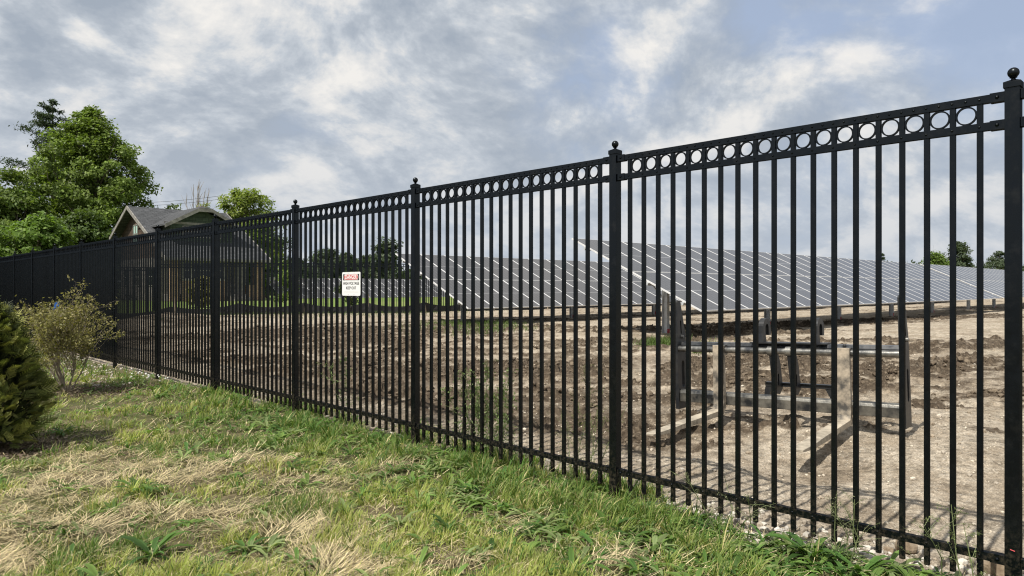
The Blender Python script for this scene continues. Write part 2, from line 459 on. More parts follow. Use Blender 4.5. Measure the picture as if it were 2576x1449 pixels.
def ground_mat(name, kind):
    m, t, b = pbr(name, (0.2, 0.17, 0.12), 0.95, 0, 0.15)
    oc = t.add('ShaderNodeTexCoord').outputs['Object']
    n1 = t.noise(oc, 1.3, 6, 0.6); n2 = t.noise(oc, 16, 6, 0.65); n3 = t.noise(oc, 70, 4, 0.7)
    if kind == 'dirt':
        a = t.add('ShaderNodeAttribute', attribute_name='mud').outputs['Fac']
        sand = t.ramp(n2, [(0.3, (0.32, 0.265, 0.20)), (0.5, (0.52, 0.445, 0.345)), (0.68, (0.68, 0.60, 0.49))])
        sand = t.mix(t.ramp(n1, [(0.42, 0.0), (0.62, 0.75)]), sand, (0.30, 0.235, 0.165))
        clt = t.ramp(t.noise(oc, 8.5, 7, 0.68), [(0.36, 0.55), (0.46, 0.98), (0.62, 1.25)])
        dmp = t.add('ShaderNodeAttribute', attribute_name='damp').outputs['Fac']
        mpg = t.add('ShaderNodeMapping', ins={'Vector': oc}); mpg.inputs['Rotation'].default_value = (0, 0, R(44)); mpg.inputs['Scale'].default_value = (0.22, 1.0, 1)
        streak = t.noise(mpg.outputs[0], 5.0, 7, 0.65)
        dm = t.math('MULTIPLY', t.math('ADD', dmp, t.math('MULTIPLY', t.math('SUBTRACT', streak, 0.5), 1.6), clamp=True), 0.9)
        sand = t.mix(dm, sand, t.ramp(n2, [(0.3, (0.13, 0.103, 0.075)), (0.6, (0.26, 0.21, 0.157)), (0.75, (0.42, 0.35, 0.265))]))
        grit = t.ramp(n3, [(0.42, 0.55), (0.6, 1.15)])
        sand = t.mix(0.8, sand, grit, 'MULTIPLY')
        sand = t.mix(0.75, sand, clt, 'MULTIPLY')
        # pale pebbles pressed into the sand
        vo = t.add('ShaderNodeTexVoronoi', ins={'Vector': oc, 'Scale': 26.0})
        peb = t.math('MULTIPLY', t.ramp(vo.outputs['Distance'], [(0.16, 1.0), (0.26, 0.0)]), t.ramp(t.noise(oc, 2.4, 4, 0.6), [(0.48, 0.0), (0.6, 1.0)]))
        sand = t.mix(t.math('MULTIPLY', peb, 0.75), sand, (0.62, 0.57, 0.49))
        dark = t.ramp(n2, [(0.3, (0.045, 0.034, 0.024)), (0.55, (0.12, 0.092, 0.065)), (0.74, (0.34, 0.275, 0.20))])
        mm = t.math('ADD', t.math('MULTIPLY', a, 1.6), t.math('ADD', t.math('MULTIPLY', t.math('SUBTRACT', n2, 0.5), 1.5), t.math('MULTIPLY', t.math('SUBTRACT', t.noise(oc, 3.5, 6, 0.65), 0.5), 2.2)), clamp=True)
        t.l.new(t.mix(t.ramp(mm, [(0.22, 0.0), (0.62, 1.0)]), sand, dark), b.inputs['Base Color'])
        hh = t.math('ADD', t.math('MULTIPLY', n2, 0.7), t.math('MULTIPLY', n3, 0.3))
        hh = t.math('ADD', hh, t.math('MULTIPLY', peb, 0.25))
        bn = t.add('ShaderNodeBump', ins={'Strength': 0.9, 'Distance': 0.06, 'Height': t.math('ADD', hh, t.math('MULTIPLY', clt, 0.35))})
    elif kind == 'lawn':
        c = t.ramp(n2, [(0.3, (0.06, 0.046, 0.03)), (0.5, (0.13, 0.10, 0.06)), (0.7, (0.24, 0.19, 0.12))])
        g = t.ramp(n3, [(0.3, (0.03, 0.045, 0.013)), (0.7, (0.08, 0.10, 0.03))])
        t.l.new(t.mix(t.ramp(n1, [(0.40, 0.7), (0.6, 0.15)]), c, g), b.inputs['Base Color'])
        bn = t.add('ShaderNodeBump', ins={'Strength': 0.8, 'Distance': 0.02, 'Height': n2})
    else:
        c = t.ramp(n2, [(0.3, (0.10, 0.16, 0.035)), (0.7, (0.20, 0.27, 0.07))])
        c = t.mix(t.ramp(t.noise(oc, 0.12, 4, 0.6), [(0.45, 0.0), (0.6, 0.6)]), c, (0.22, 0.24, 0.09))
        t.l.new(c, b.inputs['Base Color'])
        bn = t.add('ShaderNodeBump', ins={'Strength': 0.8, 'Distance': 0.06, 'Height': n2})
    t.l.new(bn.outputs[0], b.inputs['Normal'])
    return m
mats = {k: ground_mat(n, k) for k, n in (('dirt', 'dirt_mat'), ('lawn', 'lawn_soil_mat'), ('field', 'far_grass_mat'))}
field_side = (fc[:, 1] > np.interp(fc[:, 0], [p[0] for p in BF], [p[1] for p in BF])+0.8) | (fc[:, 0] > 170) | (fc[:, 1] < -60)
sel = {'lawn': fc[:, 0] < 4.28}
sel['field'] = (~sel['lawn']) & field_side
sel['dirt'] = (~sel['lawn']) & (~field_side)
for key, nm in (('lawn', 'lawn_ground'), ('dirt', 'dirt_ground'), ('field', 'grass_field')):
    F = FQ[sel[key]]
    u, inv = np.unique(F, return_inverse=True)
    me = npmesh(nm, VV[u], inv.reshape(-1, 4), [mats[key]], smooth=True, attrs={'mud': MUD.ravel()[u], 'damp': DAMP.ravel()[u]})
    tag(link(nm, me), kind='structure')

def hz(x, y):
    return float(full_h(np.array([x], float), np.array([y], float))[0][0])

# ------------------------------------------------------------------ main fence
L = 2.434
Y0 = 0.793
ZR1 = (2.484, 2.523); ZR2 = (2.347, 2.386); ZB = (0.200, 0.240)
PK = 0.0127
def ring_mesh(n=32):
    b_ = MB(); v = []; f = []
    for (r_, x_) in ((0.0475, -0.008), (0.0475, 0.008), (0.0405, 0.008), (0.0405, -0.008)):
        for k in range(n):
            an = 2*math.pi*k/n
            v.append((x_, r_*math.cos(an), r_*math.sin(an)))
    for q in range(4):
        p = (q+1) % 4
        for k in range(n):
            j = (k+1) % n
            f.append((q*n+k, q*n+j, p*n+j, p*n+k))
    b_.add(v, f, BLACK)
    return b_
ZC = (ZR1[0]+ZR2[1])/2
picket_me = MB().box((-PK, -PK, 0.10), (PK, PK, 2.515), BLACK).mesh('picket', bevel=0.002)
ring_me = ring_mesh().mesh('ring', smooth=True)
def rivet(mb, x, y, z, r_=0.0065):
    prof = [(r_, 0), (r_*0.9, r_*0.4), (r_*0.55, r_*0.75), (0.0005, r_*0.9)]
    mb.lathe(prof, BLACK, 8, T=Matrix.Translation((x, y, z)) @ Matrix.Rotation(R(-90), 4, 'Y'))
def rail(z0, z1, half=0.0175, rings=False, detail=True):
    mb = MB()
    mb.box((-half, 0.033, z0), (half, L-0.033, z1), BLACK)
    if detail:
        for i in range(19):
            rivet(mb, -half, 0.14+0.12*i, (z0+z1)/2)
            if rings and i < 18: rivet(mb, -half, 0.20+0.12*i, (z0+z1)/2)
    return mb
rail_me = {'top_rail': rail(*ZR1, rings=True).mesh('top_rail'), 'middle_rail': rail(*ZR2).mesh('middle_rail'), 'bottom_rail': rail(*ZB).mesh('bottom_rail')}
# the bracket cup that holds a rail end
mb = MB()
mb.box((-0.0215, -0.0314, -0.0235), (0.0215, 0.0314, 0.0235), BLACK)
rivet(mb, -0.0215, 0, 0, 0.0095)
bracket_me = mb.mesh('rail_bracket', bevel=0.0015)
HP = 0.03175
post_me = MB().box((-HP, -HP, -0.1), (HP, HP, 2.545), BLACK).mesh('post', bevel=0.004)
mb = MB().box((-0.0365, -0.0365, 2.538), (0.0365, 0.0365, 2.568), BLACK)
mb.add([(-.034, -.034, 2.5685), (.034, -.034, 2.5685), (.034, .034, 2.5685), (-.034, .034, 2.5685), (-.014, -.014, 2.578), (.014, -.014, 2.578), (.014, .014, 2.578), (-.014, .014, 2.578)],
       [(0, 1, 5, 4), (1, 2, 6, 5), (2, 3, 7, 6), (3, 0, 4, 7), (4, 5, 6, 7)], BLACK)
cap_me = mb.mesh('post_cap', bevel=0.002)
prof = [(0.016, 2.577), (0.010, 2.583), (0.009, 2.588), (0.016, 2.590), (0.017, 2.592), (0.010, 2.5935)]
for i in range(15):
    a = math.pi*(0.08+0.92*i/14)
    prof.append((max(0.0004, 0.0255*math.sin(a)), 2.6145-0.0255*math.cos(a)))
ball_me = MB().lathe(prof, BLACK, 24).mesh('ball_finial', smooth=True)

fence = empty('metal_fence', (FX, Y0, 0))
tag(fence, 'tall black ornamental metal fence with ringed top running from the right edge past the grass', 'fence')
KMIN, KMAX = -1, 16
for k in range(KMIN, KMAX+1):
    p = link('post', post_me, fence, (0, k*L, 0))
    link('post_cap', cap_me, p); link('ball_finial', ball_me, p)
farp = []; farr = []
for k in range(KMIN, KMAX):
    tr = link('top_rail', rail_me['top_rail'], fence, (0, k*L, 0))
    link('middle_rail', rail_me['middle_rail'], fence, (0, k*L, 0))
    link('bottom_rail', rail_me['bottom_rail'], fence, (0, k*L, 0))
    for z0, z1 in (ZR1, ZR2, ZB):
        link('rail_bracket', bracket_me, fence, (0, k*L+0.0637, (z0+z1)/2)); link('rail_bracket', bracket_me, fence, (0, (k+1)*L-0.0637, (z0+z1)/2))
    for i in range(19):
        y = k*L+0.14+0.12*i
        if 0 <= k < 5: link('picket', picket_me, fence, (0, y, 0))
        else: farp.append(y)
        if i < 18:
            if 0 <= k < 5: link('ring', ring_me, fence, (0, y+0.06, ZC))
            else: farr.append(y+0.06)
mb = MB()
for y in farp: mb.box((-PK, y-PK, 0.10), (PK, y+PK, 2.515), BLACK)
tag(mb.build('picket', fence), kind='stuff')
mb = MB(); rm = ring_mesh(20)
for y in farr: mb.add(rm.v, rm.f, BLACK, Matrix.Translation((0, y, ZC)))
tag(mb.build('ring', fence, smooth=True), kind='stuff')
# red paint nick on the nearest post
pbr('red_mark', (0.75, 0.12, 0.13), 0.5)
MB().box((-HP-0.0012, -0.012, 0), (-HP+0.001, 0.008, 0.0035), MATS['red_mark']).build('paint_mark', fence, loc=(0, 0, 0.282), rot=(R(12), 0, 0))

# ------------------------------------------------------------------ danger sign
pbr('sign_white', (0.80, 0.80, 0.79), 0.4); pbr('sign_red', (0.55, 0.035, 0.035), 0.4); pbr('sign_black', (0.02, 0.02, 0.02), 0.5)
def rrect(w_, h_, r_, n=6):
    pts = []
    for cx, cy, a0 in ((w_/2-r_, h_/2-r_, 0), (-w_/2+r_, h_/2-r_, 90), (-w_/2+r_, -h_/2+r_, 180), (w_/2-r_, -h_/2+r_, 270)):
        for i in range(n+1):
            a = R(a0+90*i/n); pts.append((cx+r_*math.cos(a), cy+r_*math.sin(a)))
    return pts
SW, SH = 0.368, 0.258
ys_sign = (1/1357.5 - 1/3020.5)      # middle of the plate along the fence
sign_y = 0.5*sum(FX*(CA-t_*SA)/(SA+t_*CA) for t_ in ((865-1288)/1800, (911-1288)/1800))
sg = empty('warning_sign', (FX-0.019, sign_y, 1.56+0.045))
sg.rotation_euler = (0, 0, R(-90))       # local x runs to the reader's right, local -y towards the reader
tag(sg, 'white warning sign with red danger header fixed to the black fence pickets', 'sign')
def flat(poly, y0, m, name, dx=0, dz=0, th=0.0012):
    MB().prism([(a+dx, b_+dz) for a, b_ in poly], y0-th, y0, m, 'xz').build(name, sg)
flat(rrect(SW, SH, 0.018), 0, MATS['sign_white'], 'plate', th=0.003)
flat([(-.162, -.034), (.162, -.034), (.162, .034), (-.162, .034)], -0.003, MATS['sign_black'], 'header_panel', dz=0.073, th=0.001)
flat(rrect(.290, .064, .031), -0.004, MATS['sign_white'], 'header_border', dz=0.073, th=0.001)
flat(rrect(.276, .054, .026), -0.005, MATS['sign_red'], 'header_oval', dz=0.073, th=0.001)
def text(s_, size, sx, x, z, m, name, parent, y=-0.0062, bold=0.0, shear=0.0, rot=(R(90), 0, 0)):
    cu = bpy.data.curves.new(name, 'FONT'); cu.body = s_; cu.size = size; cu.align_x = 'CENTER'; cu.align_y = 'CENTER'
    cu.offset = bold; cu.shear = shear; cu.extrude = 0.0003
    to = bpy.data.objects.new('tmp_text', cu); COL.objects.link(to)
    bpy.context.view_layer.update()
    dg = bpy.context.evaluated_depsgraph_get()
    me = bpy.data.meshes.new_from_object(to.evaluated_get(dg))
    bpy.data.objects.remove(to)
    me.materials.clear(); me.materials.append(m)
    o = link(name, me, parent, (x, y, z), rot)
    o.scale = (sx, 1, 1)
    return o
text('DANGER', 0.060, 0.98, 0, 0.0725, MATS['sign_white'], 'header_lettering', sg, bold=0.0016)
text('HIGH VOLTAGE', 0.043, 1.04, 0, 0.004, MATS['sign_black'], 'warning_lettering', sg, y=-0.0035, bold=0.0008)
text('KEEP OUT', 0.043, 1.04, 0, -0.046, MATS['sign_black'], 'warning_lettering', sg, y=-0.0035, bold=0.0008)
mb = MB(); x = -0.145
while x < 0.145:
    l_ = random.uniform(0.006, 0.018)
    mb.box((x, -0.0037, -0.0895), (x+l_, -0.003, -0.0872), MATS['sign_black']); x += l_+0.005
mb.build('small_print', sg)
for bx_ in (-0.06, 0.06):
    for bz in (0.117, -0.117):
        mb = MB(); mb.lathe([(0.004, 0), (0.003, 0.002), (0.0005, 0.003)], MATS['sign_black'], 8, T=Matrix.Translation((bx_, -0.003, bz)) @ Matrix.Rotation(R(90), 4, 'X'))
        mb.build('screw', sg)

# ------------------------------------------------------------------ back fence (same pattern, far away)
def far_bay_mesh():
    b_ = MB()
    for z0, z1 in (ZR1, ZR2, ZB): b_.box((0.033, -0.0175, z0), (L-0.033, 0.0175, z1), BLACK)
    for i in range(19):
        x_ = 0.14+0.12*i
        b_.box((x_-PK, -PK, 0.10), (x_+PK, PK, 2.515), BLACK)
    rm_ = ring_mesh(10)
    for i in range(18):
        b_.add(rm_.v, rm_.f, BLACK, Matrix.Translation((0.20+0.12*i, 0, ZC)) @ Matrix.Rotation(R(90), 4, 'Z'))
    return b_.mesh('fence_panel')
bay_me = far_bay_mesh()
bf = empty('metal_fence', (BF[0][0], BF[0][1], 0))
tag(bf, 'black metal fence across the back of the dirt site in front of the old house', 'fence')
for (a, c) in zip(BF[:-1], BF[1:]):
    d = Vector((c[0]-a[0], c[1]-a[1], 0)); n = max(1, round(d.length/L)); sc = d.length/n/L
    ang = math.atan2(d.y, d.x)
    for i in range(n):
        x_, y_ = a[0]+d.x*i/n, a[1]+d.y*i/n
        x2, y2 = a[0]+d.x*(i+1)/n, a[1]+d.y*(i+1)/n
        z_ = float(base_h(np.array([x_]), np.array([y_]))[0]); z2 = float(base_h(np.array([x2]), np.array([y2]))[0])
        o = link('fence_panel', bay_me, bf, (x_-BF[0][0], y_-BF[0][1], (z_+z2)/2-0.03), (0, 0, ang)); o.scale = (sc, 1, 1)
        p = link('post', post_me, bf, (x_-BF[0][0], y_-BF[0][1], z_-0.03), (0, 0, ang))
        link('post_cap', cap_me, p); link('ball_finial', ball_me, p)

# silt fence sagging along the inside of the back fence
pbr('silt_cloth', (0.012, 0.012, 0.013), 0.8)
varied('raw_timber', (0.34, 0.27, 0.18), (0.46, 0.38, 0.27), 10, 0.8)
sf = empty('silt_fence', (BF[0][0], BF[0][1], 0))
tag(sf, 'sagging black silt fence cloth stretched on stakes along the foot of the back fence', 'silt fence')
V = []; F = []
path = []
for (a, c) in zip(BF[:-1], BF[1:]):
    d = math.hypot(c[0]-a[0], c[1]-a[1]); nn = int(d/0.25)
    nx, ny = (c[1]-a[1])/d, -(c[0]-a[0])/d
    for i in range(nn):
        path.append((a[0]+(c[0]-a[0])*i/nn-nx*-0.45, a[1]+(c[1]-a[1])*i/nn-ny*-0.45+0.9*0))
acc = 0; stakes = []
for i, (x_, y_) in enumerate(path):
    if i: acc += math.hypot(x_-path[i-1][0], y_-path[i-1][1])
    ph = (acc % 3.0)/3.0
    sag = 0.22*(1-(2*ph-1)**2)
    z_ = float(base_h(np.array([x_]), np.array([y_]))[0])
    wob = 0.05*math.sin(acc*5.1)+0.03*math.sin(acc*11.7)
    V += [(x_-BF[0][0]+wob, y_-BF[0][1]+wob, z_-0.05), (x_-BF[0][0]-wob*0.5, y_-BF[0][1]+wob, z_+0.22-0.4*sag), (x_-BF[0][0], y_-BF[0][1], z_+0.55-sag)]
    if ph < 0.25/3.0: stakes.append((x_-BF[0][0], y_-BF[0][1]-0.02, z_))
n = len(path)
F = [(3*i+j, 3*i+3+j, 3*i+4+j, 3*i+1+j) for i in range(n-1) for j in (0, 1)]
mb = MB(); mb.add(V, F, MATS['silt_cloth']); mb.build('cloth', sf)
for (x_, y_, z_) in stakes:
    MB().box((-0.02, -0.02, -0.1), (0.02, 0.02, 0.95), MATS['raw_timber']).build('stake', sf, loc=(x_, y_, z_), rot=(R(random.uniform(-4, 4)), R(random.uniform(-5, 5)), 0))

# ------------------------------------------------------------------ solar arrays
TILT = R(25.3); MW, ML = 1.17, 2.27; SL = 2*ML+0.03
m, t, b = pbr('solar_glass', (0.03, 0.033, 0.045), 0.24, 0, 0.40)
b.inputs['Specular Tint'].default_value = (1.0, 0.96, 0.90, 1)
oc = t.add('ShaderNodeTexCoord').outputs['Object']
sp = t.add('ShaderNodeSeparateXYZ', ins={0: oc})
def gridline(coord, pitch, wd):
    fr = t.math('FRACT', t.math('DIVIDE', coord, pitch))
    d_ = t.math('ABSOLUTE', t.math('SUBTRACT', fr, 0.5))
    return t.math('GREATER_THAN', d_, 0.5-wd/pitch/2)
gx = gridline(sp.outputs[0], (MW-0.07)/6, 0.009); gy = gridline(sp.outputs[1], (ML-0.07)/24, 0.0035)
both = t.math('MAXIMUM', gx, gy)
midl = t.math('LESS_THAN', t.math('ABSOLUTE', t.math('SUBTRACT', sp.outputs[1], ML/2)), 0.011)
base = t.mix(t.noise(oc, 0.9, 3, 0.6), (0.052, 0.050, 0.050), (0.080, 0.076, 0.075))
c = t.mix(t.math('MULTIPLY', both, 0.5), base, (0.22, 0.23, 0.25))
c = t.mix(midl, c, (0.30, 0.30, 0.30))
t.l.new(c, b.inputs['Base Color'])
GLASS = m; ALU = MATS['aluminium']
glass_me = MB().box((0.02, 0.011, 0.0), (MW-0.017-0.006, ML-0.011-0.006, 0.032), GLASS).mesh('solar_panel')
mb = MB()
fwd = 0.027
mb.box((0.0, 0.0, -0.003), (fwd, ML-0.006, 0.036), ALU); mb.box((MW-0.006-fwd, 0, -0.003), (MW-0.006, ML-0.006, 0.036), ALU)
mb.box((fwd, 0, -0.0025), (MW-0.006-fwd, 0.012, 0.0355), ALU); mb.box((fwd, ML-0.006-0.012, -0.0025), (MW-0.006-fwd, ML-0.006, 0.0355), ALU)
frame_me = mb.mesh('frame')
GAL = MATS['galvanised']
def table(x0, yb, zlow, ncol, label, ground=0.3, posts=None, red=True):
    """x0 left end, yb/zlow the low front edge; rises towards +Y"""
    root = empty('solar_table', (x0, yb, zlow))
    tag(root, label, 'solar panels', 'rows of solar panels on posts')
    for c_ in range(ncol):
        for r_ in range(2):
            s0 = r_*(ML+0.03)
            o = link('solar_panel', glass_me, root, (c_*MW, s0*math.cos(TILT), s0*math.sin(TILT)), (TILT, 0, 0))
            link('frame', frame_me, o)
    LX = ncol*MW
    T = Matrix.Rotation(TILT, 4, 'X')
    for s_ in (0.55, 1.7, 2.85, 4.0):
        MB().box((-0.02, s_-0.03, -0.085), (LX+0.02, s_+0.03, -0.004), GAL, T).build('purlin', root)
    nn = max(2, int((LX-1.5)/6.0)+1)
    for i in range(nn):
        px_ = 1.5+6.0*i
        if px_ > LX-0.3: break
        MB().box((px_-0.04, 0.3, -0.20), (px_+0.04, SL-0.35, -0.0855), GAL, T).build('rafter', root)
        yc = 2.0; zt = yc*math.tan(TILT)-0.2
        gz = ground-0.25-zlow
        mb_ = MB()
        for (lo, hi) in (((px_-0.06, yc-0.085, gz), (px_+0.06, yc-0.075, zt)), ((px_-0.06, yc+0.075, gz), (px_+0.06, yc+0.085, zt)), ((px_-0.004, yc-0.0745, gz), (px_+0.004, yc+0.0745, zt))):
            mb_.box(lo, hi, GAL)
        pp = mb_.build('post', root)
        if red:
            MB().box((px_-0.062, yc-0.087, gz), (px_+0.062, yc-0.0852, ground-zlow+0.14), MATS['red_paint']).build('paint_band', pp)
        for sg_ in (-1, 1):
            a = Vector((px_+0.05, yc, gz+0.35+(zt-gz)*0.45)); s2 = 2.2+sg_*1.25
            e = Vector((px_+0.05, s2*math.cos(TILT), s2*math.sin(TILT)-0.13))
            MB().tube([a, e], 0.022, GAL, 6).build('brace', root)
    return root
XE = 15.3
table(XE, 9.15, EYE-0.575, 26, 'nearest solar table, its low corner behind the fork carriage')
table(XE+26*MW+0.45, 9.15, EYE-0.575+0.02, 26, 'solar table beyond a wide white seam in the nearest row', )
table(XE+52*MW+0.9, 9.15, EYE-0.575+0.04, 26, 'farthest solar table of the nearest row, cut by the fence post at the right edge')
table(XE+0.1, 17.85, EYE-0.70, 26, 'darker solar table of the second row, its end seen left of the middle')
table(XE+0.1+26*MW+0.45, 17.85, EYE-0.70, 26, 'middle solar table of the second row, mostly hidden by the nearest row')
table(31.0, 62.0, 0.58, 24, 'far dark solar table in the meadow behind the back fence', ground=0.5, red=False)


# ------------------------------------------------------------------ fork carriage on the ground
varied('worn_steel', (0.06, 0.062, 0.066), (0.34, 0.33, 0.30), 7, 0.36, 0.65, 0.5, 0.004, 25, 0.42, 0.68)
varied('dark_plate', (0.018, 0.020, 0.024), (0.05, 0.048, 0.045), 9, 0.42, 0.3, 0.5, lo=0.4, hi=0.75)
varied('muddy_steel', (0.07, 0.066, 0.06), (0.46, 0.39, 0.30), 6, 0.6, 0.08, 0.4, 0.006, 30, 0.38, 0.60, 9)
varied('scuffed_steel', (0.035, 0.038, 0.042), (0.28, 0.265, 0.23), 6, 0.34, 0.6, 0.5, 0.004, 30, 0.36, 0.64, 9)
varied('scuffed_dark', (0.03, 0.034, 0.04), (0.13, 0.13, 0.13), 8, 0.3, 0.5, 0.5, lo=0.4, hi=0.7)
varied('dried_mud', (0.19, 0.165, 0.13), (0.48, 0.42, 0.33), 7, 0.85, 0.0, 0.3, 0.006, 30, 0.34, 0.62, 9)
WS, DP, MS = MATS['worn_steel'], MATS['dark_plate'], MATS['muddy_steel']
fk = empty('fork_carriage', (7.72, 4.92, 0.0))
tag(fk, 'worn steel pallet fork carriage with two forks lying on the bare dirt behind the fence', 'fork attachment')
e1 = Vector((0.07, -0.9975, 0.0)).normalized()
fk.rotation_euler = (0, R(0), math.atan2(e1.y, e1.x))
fk.rotation_euler = Matrix.Rotation(math.atan2(e1.y, e1.x), 4, 'Z').to_3x3().__matmul__(Matrix.Rotation(R(-1.9), 3, 'Y')).to_euler()
# local: x along the bars, -y towards the tips of the forks (to the viewer's left), z up
W_ = 2.527
def plate_with_holes(outer, holes, x0, x1, m, name, parent):
    """plate in the yz plane with slots, cut by bridging with a grid of strips"""
    import bmesh
    bm = bmesh.new()
    loops = [outer]+holes; es = []
    for lp in loops:
        vs = [bm.verts.new((0, a, b_)) for a, b_ in lp]
        for i in range(len(vs)): es.append(bm.edges.new((vs[i], vs[(i+1) % len(vs)])))
    r_ = bmesh.ops.triangle_fill(bm, use_beauty=True, use_dissolve=False, edges=es)
    def inside(p, poly):
        c_ = False; j = len(poly)-1
        for i in range(len(poly)):
            if (poly[i][1] > p[1]) != (poly[j][1] > p[1]) and p[0] < (poly[j][0]-poly[i][0])*(p[1]-poly[i][1])/(poly[j][1]-poly[i][1])+poly[i][0]: c_ = not c_
            j = i
        return c_
    kill = [f for f in bm.faces if any(inside((f.calc_center_median().y, f.calc_center_median().z), h_) for h_ in holes) or not inside((f.calc_center_median().y, f.calc_center_median().z), outer)]
    bmesh.ops.delete(bm, geom=kill, context='FACES')
    ex = bmesh.ops.extrude_face_region(bm, geom=list(bm.faces))
    bmesh.ops.translate(bm, verts=[g for g in ex['geom'] if isinstance(g, bmesh.types.BMVert)], vec=(x1-x0, 0, 0))
    bmesh.ops.translate(bm, verts=list(bm.verts), vec=(x0, 0, 0))
    bmesh.ops.recalc_face_normals(bm, faces=list(bm.faces))
    me = bpy.data.meshes.new(name); bm.to_mesh(me); bm.free(); me.materials.append(m)
    return link(name, me, parent)
def slot(cy, z0, z1, w_, n=5, lean=0.0):
    pts = []
    for i in range(n+1):
        a = math.pi*i/n; pts.append((cy+lean+w_*math.cos(a), z1+w_*math.sin(a)))
    for i in range(n+1):
        a = math.pi+math.pi*i/n; pts.append((cy+w_*math.cos(a), z0+w_*math.sin(a)))
    return pts
outer = [(-0.055, 0.04), (0.155, 0.04), (0.17, 0.12), (0.17, 0.70), (0.16, 0.95), (0.09, 1.24), (0.055, 1.35), (0.03, 1.385), (-0.01, 1.385), (-0.035, 1.36), (-0.045, 1.0), (-0.055, 0.6)]
for x0 in (-0.02, W_-0.02):
    sp_ = plate_with_holes(outer, [slot(0.075, 0.33, 0.60, 0.035), slot(0.055, 0.98, 1.12, 0.016, lean=-0.012)], x0, x0+0.045, DP, 'side_plate', fk)
    MB().lathe([(0.022, 0.0), (0.022, 0.02), (0.014, 0.028), (0.0005, 0.028)], WS, 10, T=Matrix.Translation((x0+0.045, 0.06, 0.93)) @ Matrix.Rotation(R(90), 4, 'Y')).build('bolt', sp_)
MB().tube([(0.0251, -0.005, 0.785), (W_-0.0201, -0.005, 0.785)], 0.037, WS, 20).build('top_bar', fk, smooth=True)
mb = MB(); mb.prism([(0.05, 0.80), (0.16, 0.80), (0.17, 0.825), (0.16, 0.865), (0.06, 0.865), (0.045, 0.83)], 0.0255, W_-0.0205, MATS['scuffed_dark'], 'yz')
mb.build('upper_beam', fk)
mb = MB(); mb.prism([(-0.03, 0.135), (0.03, 0.13), (0.045, 0.16), (0.05, 0.275), (0.02, 0.285), (-0.02, 0.27), (-0.034, 0.24)], 0.0255, W_-0.0205, MATS['scuffed_steel'], 'yz')
mb.build('lower_beam', fk, bevel=0.008)
def bent_bar(path, w0, w1, th0, m, name):
    """flat bar following a path in the yz plane; thickness list"""
    mb_ = MB(); v = []; f = []
    n_ = len(path)
    for i, ((y_, z_), th, hw) in enumerate(zip(path, th0, w0)):
        a = Vector(path[max(i-1, 0)]); c_ = Vector(path[min(i+1, n_-1)])
        d_ = (c_-a).normalized(); nn = Vector((-d_.y, d_.x))
        for sx in (-hw, hw):
            for q in (-th/2, th/2):
                v.append((sx, y_+nn.x*q, z_+nn.y*q))
    for i in range(n_-1):
        k = 4*i
        f += [(k, k+1, k+5, k+4), (k+3, k+2, k+6, k+7), (k+1, k+3, k+7, k+5), (k+2, k, k+4, k+6)]
    f += [(0, 2, 3, 1), (4*n_-4, 4*n_-3, 4*n_-1, 4*n_-2)]
    mb_.add(v, f, m)
    return mb_
def fork(xc_, name='fork', L_=1.5, skew=0.0):
    zb = 0.055
    path = [(-0.060, 0.84), (-0.062, 0.5), (-0.064, 0.20), (-0.075, 0.125), (-0.11, zb+0.01), (-0.22, zb), (-0.8, zb-0.035), (-L_+0.25, zb-0.06), (-L_, zb-0.062)]
    th = [0.035, 0.05, 0.055, 0.06, 0.06, 0.06, 0.055, 0.042, 0.018]
    hw = [0.068]*8+[0.055]
    bb = bent_bar(path, hw, 0, th, MS, name); tine = bb.mat(MATS['dried_mud'])
    bb.mi = [tine if sum(bb.v[q][1] for q in f_)/len(f_) < -0.15 else m_ for f_, m_ in zip(bb.f, bb.mi)]
    o = bb.build(name, fk, bevel=0.003, loc=(xc_, 0, 0), rot=(0, 0, skew))
    mb_ = MB(); mb_.tube([(-0.068, -0.005, 0.785), (0.068, -0.005, 0.785)], 0.058, MATS['scuffed_steel'], 18)
    mb_.build('eye_sleeve', o, smooth=True)
    MB().lathe([(0.02, 0), (0.02, 0.02), (0.012, 0.03), (0.0005, 0.03)], DP, 8, T=Matrix.Translation((0, -0.005, 0.845))).build('grease_cap', o)
    return o
fork(0.575, L_=1.52, skew=R(-4)); fork(1.975, L_=1.46, skew=R(0))
# coupling hooks and hanging brackets in the middle
def hook(xc_):
    o_ = []; cy, cz, R0, R1 = 0.15, 1.05, 0.105, 0.048
    pts = [(0.02, 0.866), (0.04, 0.98)]
    for i in range(13):
        a = R(170-170*i/12); pts.append((cy+R0*math.cos(a), cz+R0*math.sin(a)))
    pts += [(cy+R0, 0.955), (cy+R1, 0.955)]
    for i in range(9):
        a = R(180*i/8); pts.append((cy+0.0+R1*math.cos(a), cz-0.01+R1*math.sin(a)))
    pts += [(cy-R1, 0.98), (cy-R1+0.02, 0.866)]
    # make it a ring of quads by fan from strips: simple prism (non convex polygon is fine)
    MB().prism(pts, xc_-0.03, xc_+0.03, DP, 'yz').build('hook', fk)
hook(1.051); hook(1.656)
MB().prism([(0.0, 0.8662), (0.20, 0.8662), (0.20, 0.880), (0.0, 0.880)], 0.93, 1.78, DP, 'yz').build('hook_plate', fk)
for xb in (1.178, 1.383):
    mb = MB(); mb.tube([(xb-0.03, -0.005, 0.785), (xb+0.03, -0.005, 0.785)], 0.055, WS, 18); mb.build('bracket_sleeve', fk, smooth=True)
    plate_with_holes([(-0.03, 0.74), (0.12, 0.79), (0.20, 0.6), (0.24, 0.34), (0.15, 0.28), (0.06, 0.30), (0.03, 0.42), (-0.005, 0.6)], [slot(0.12, 0.40, 0.50, 0.02)], xb-0.012, xb+0.03, DP, 'bracket', fk)
mb = MB()
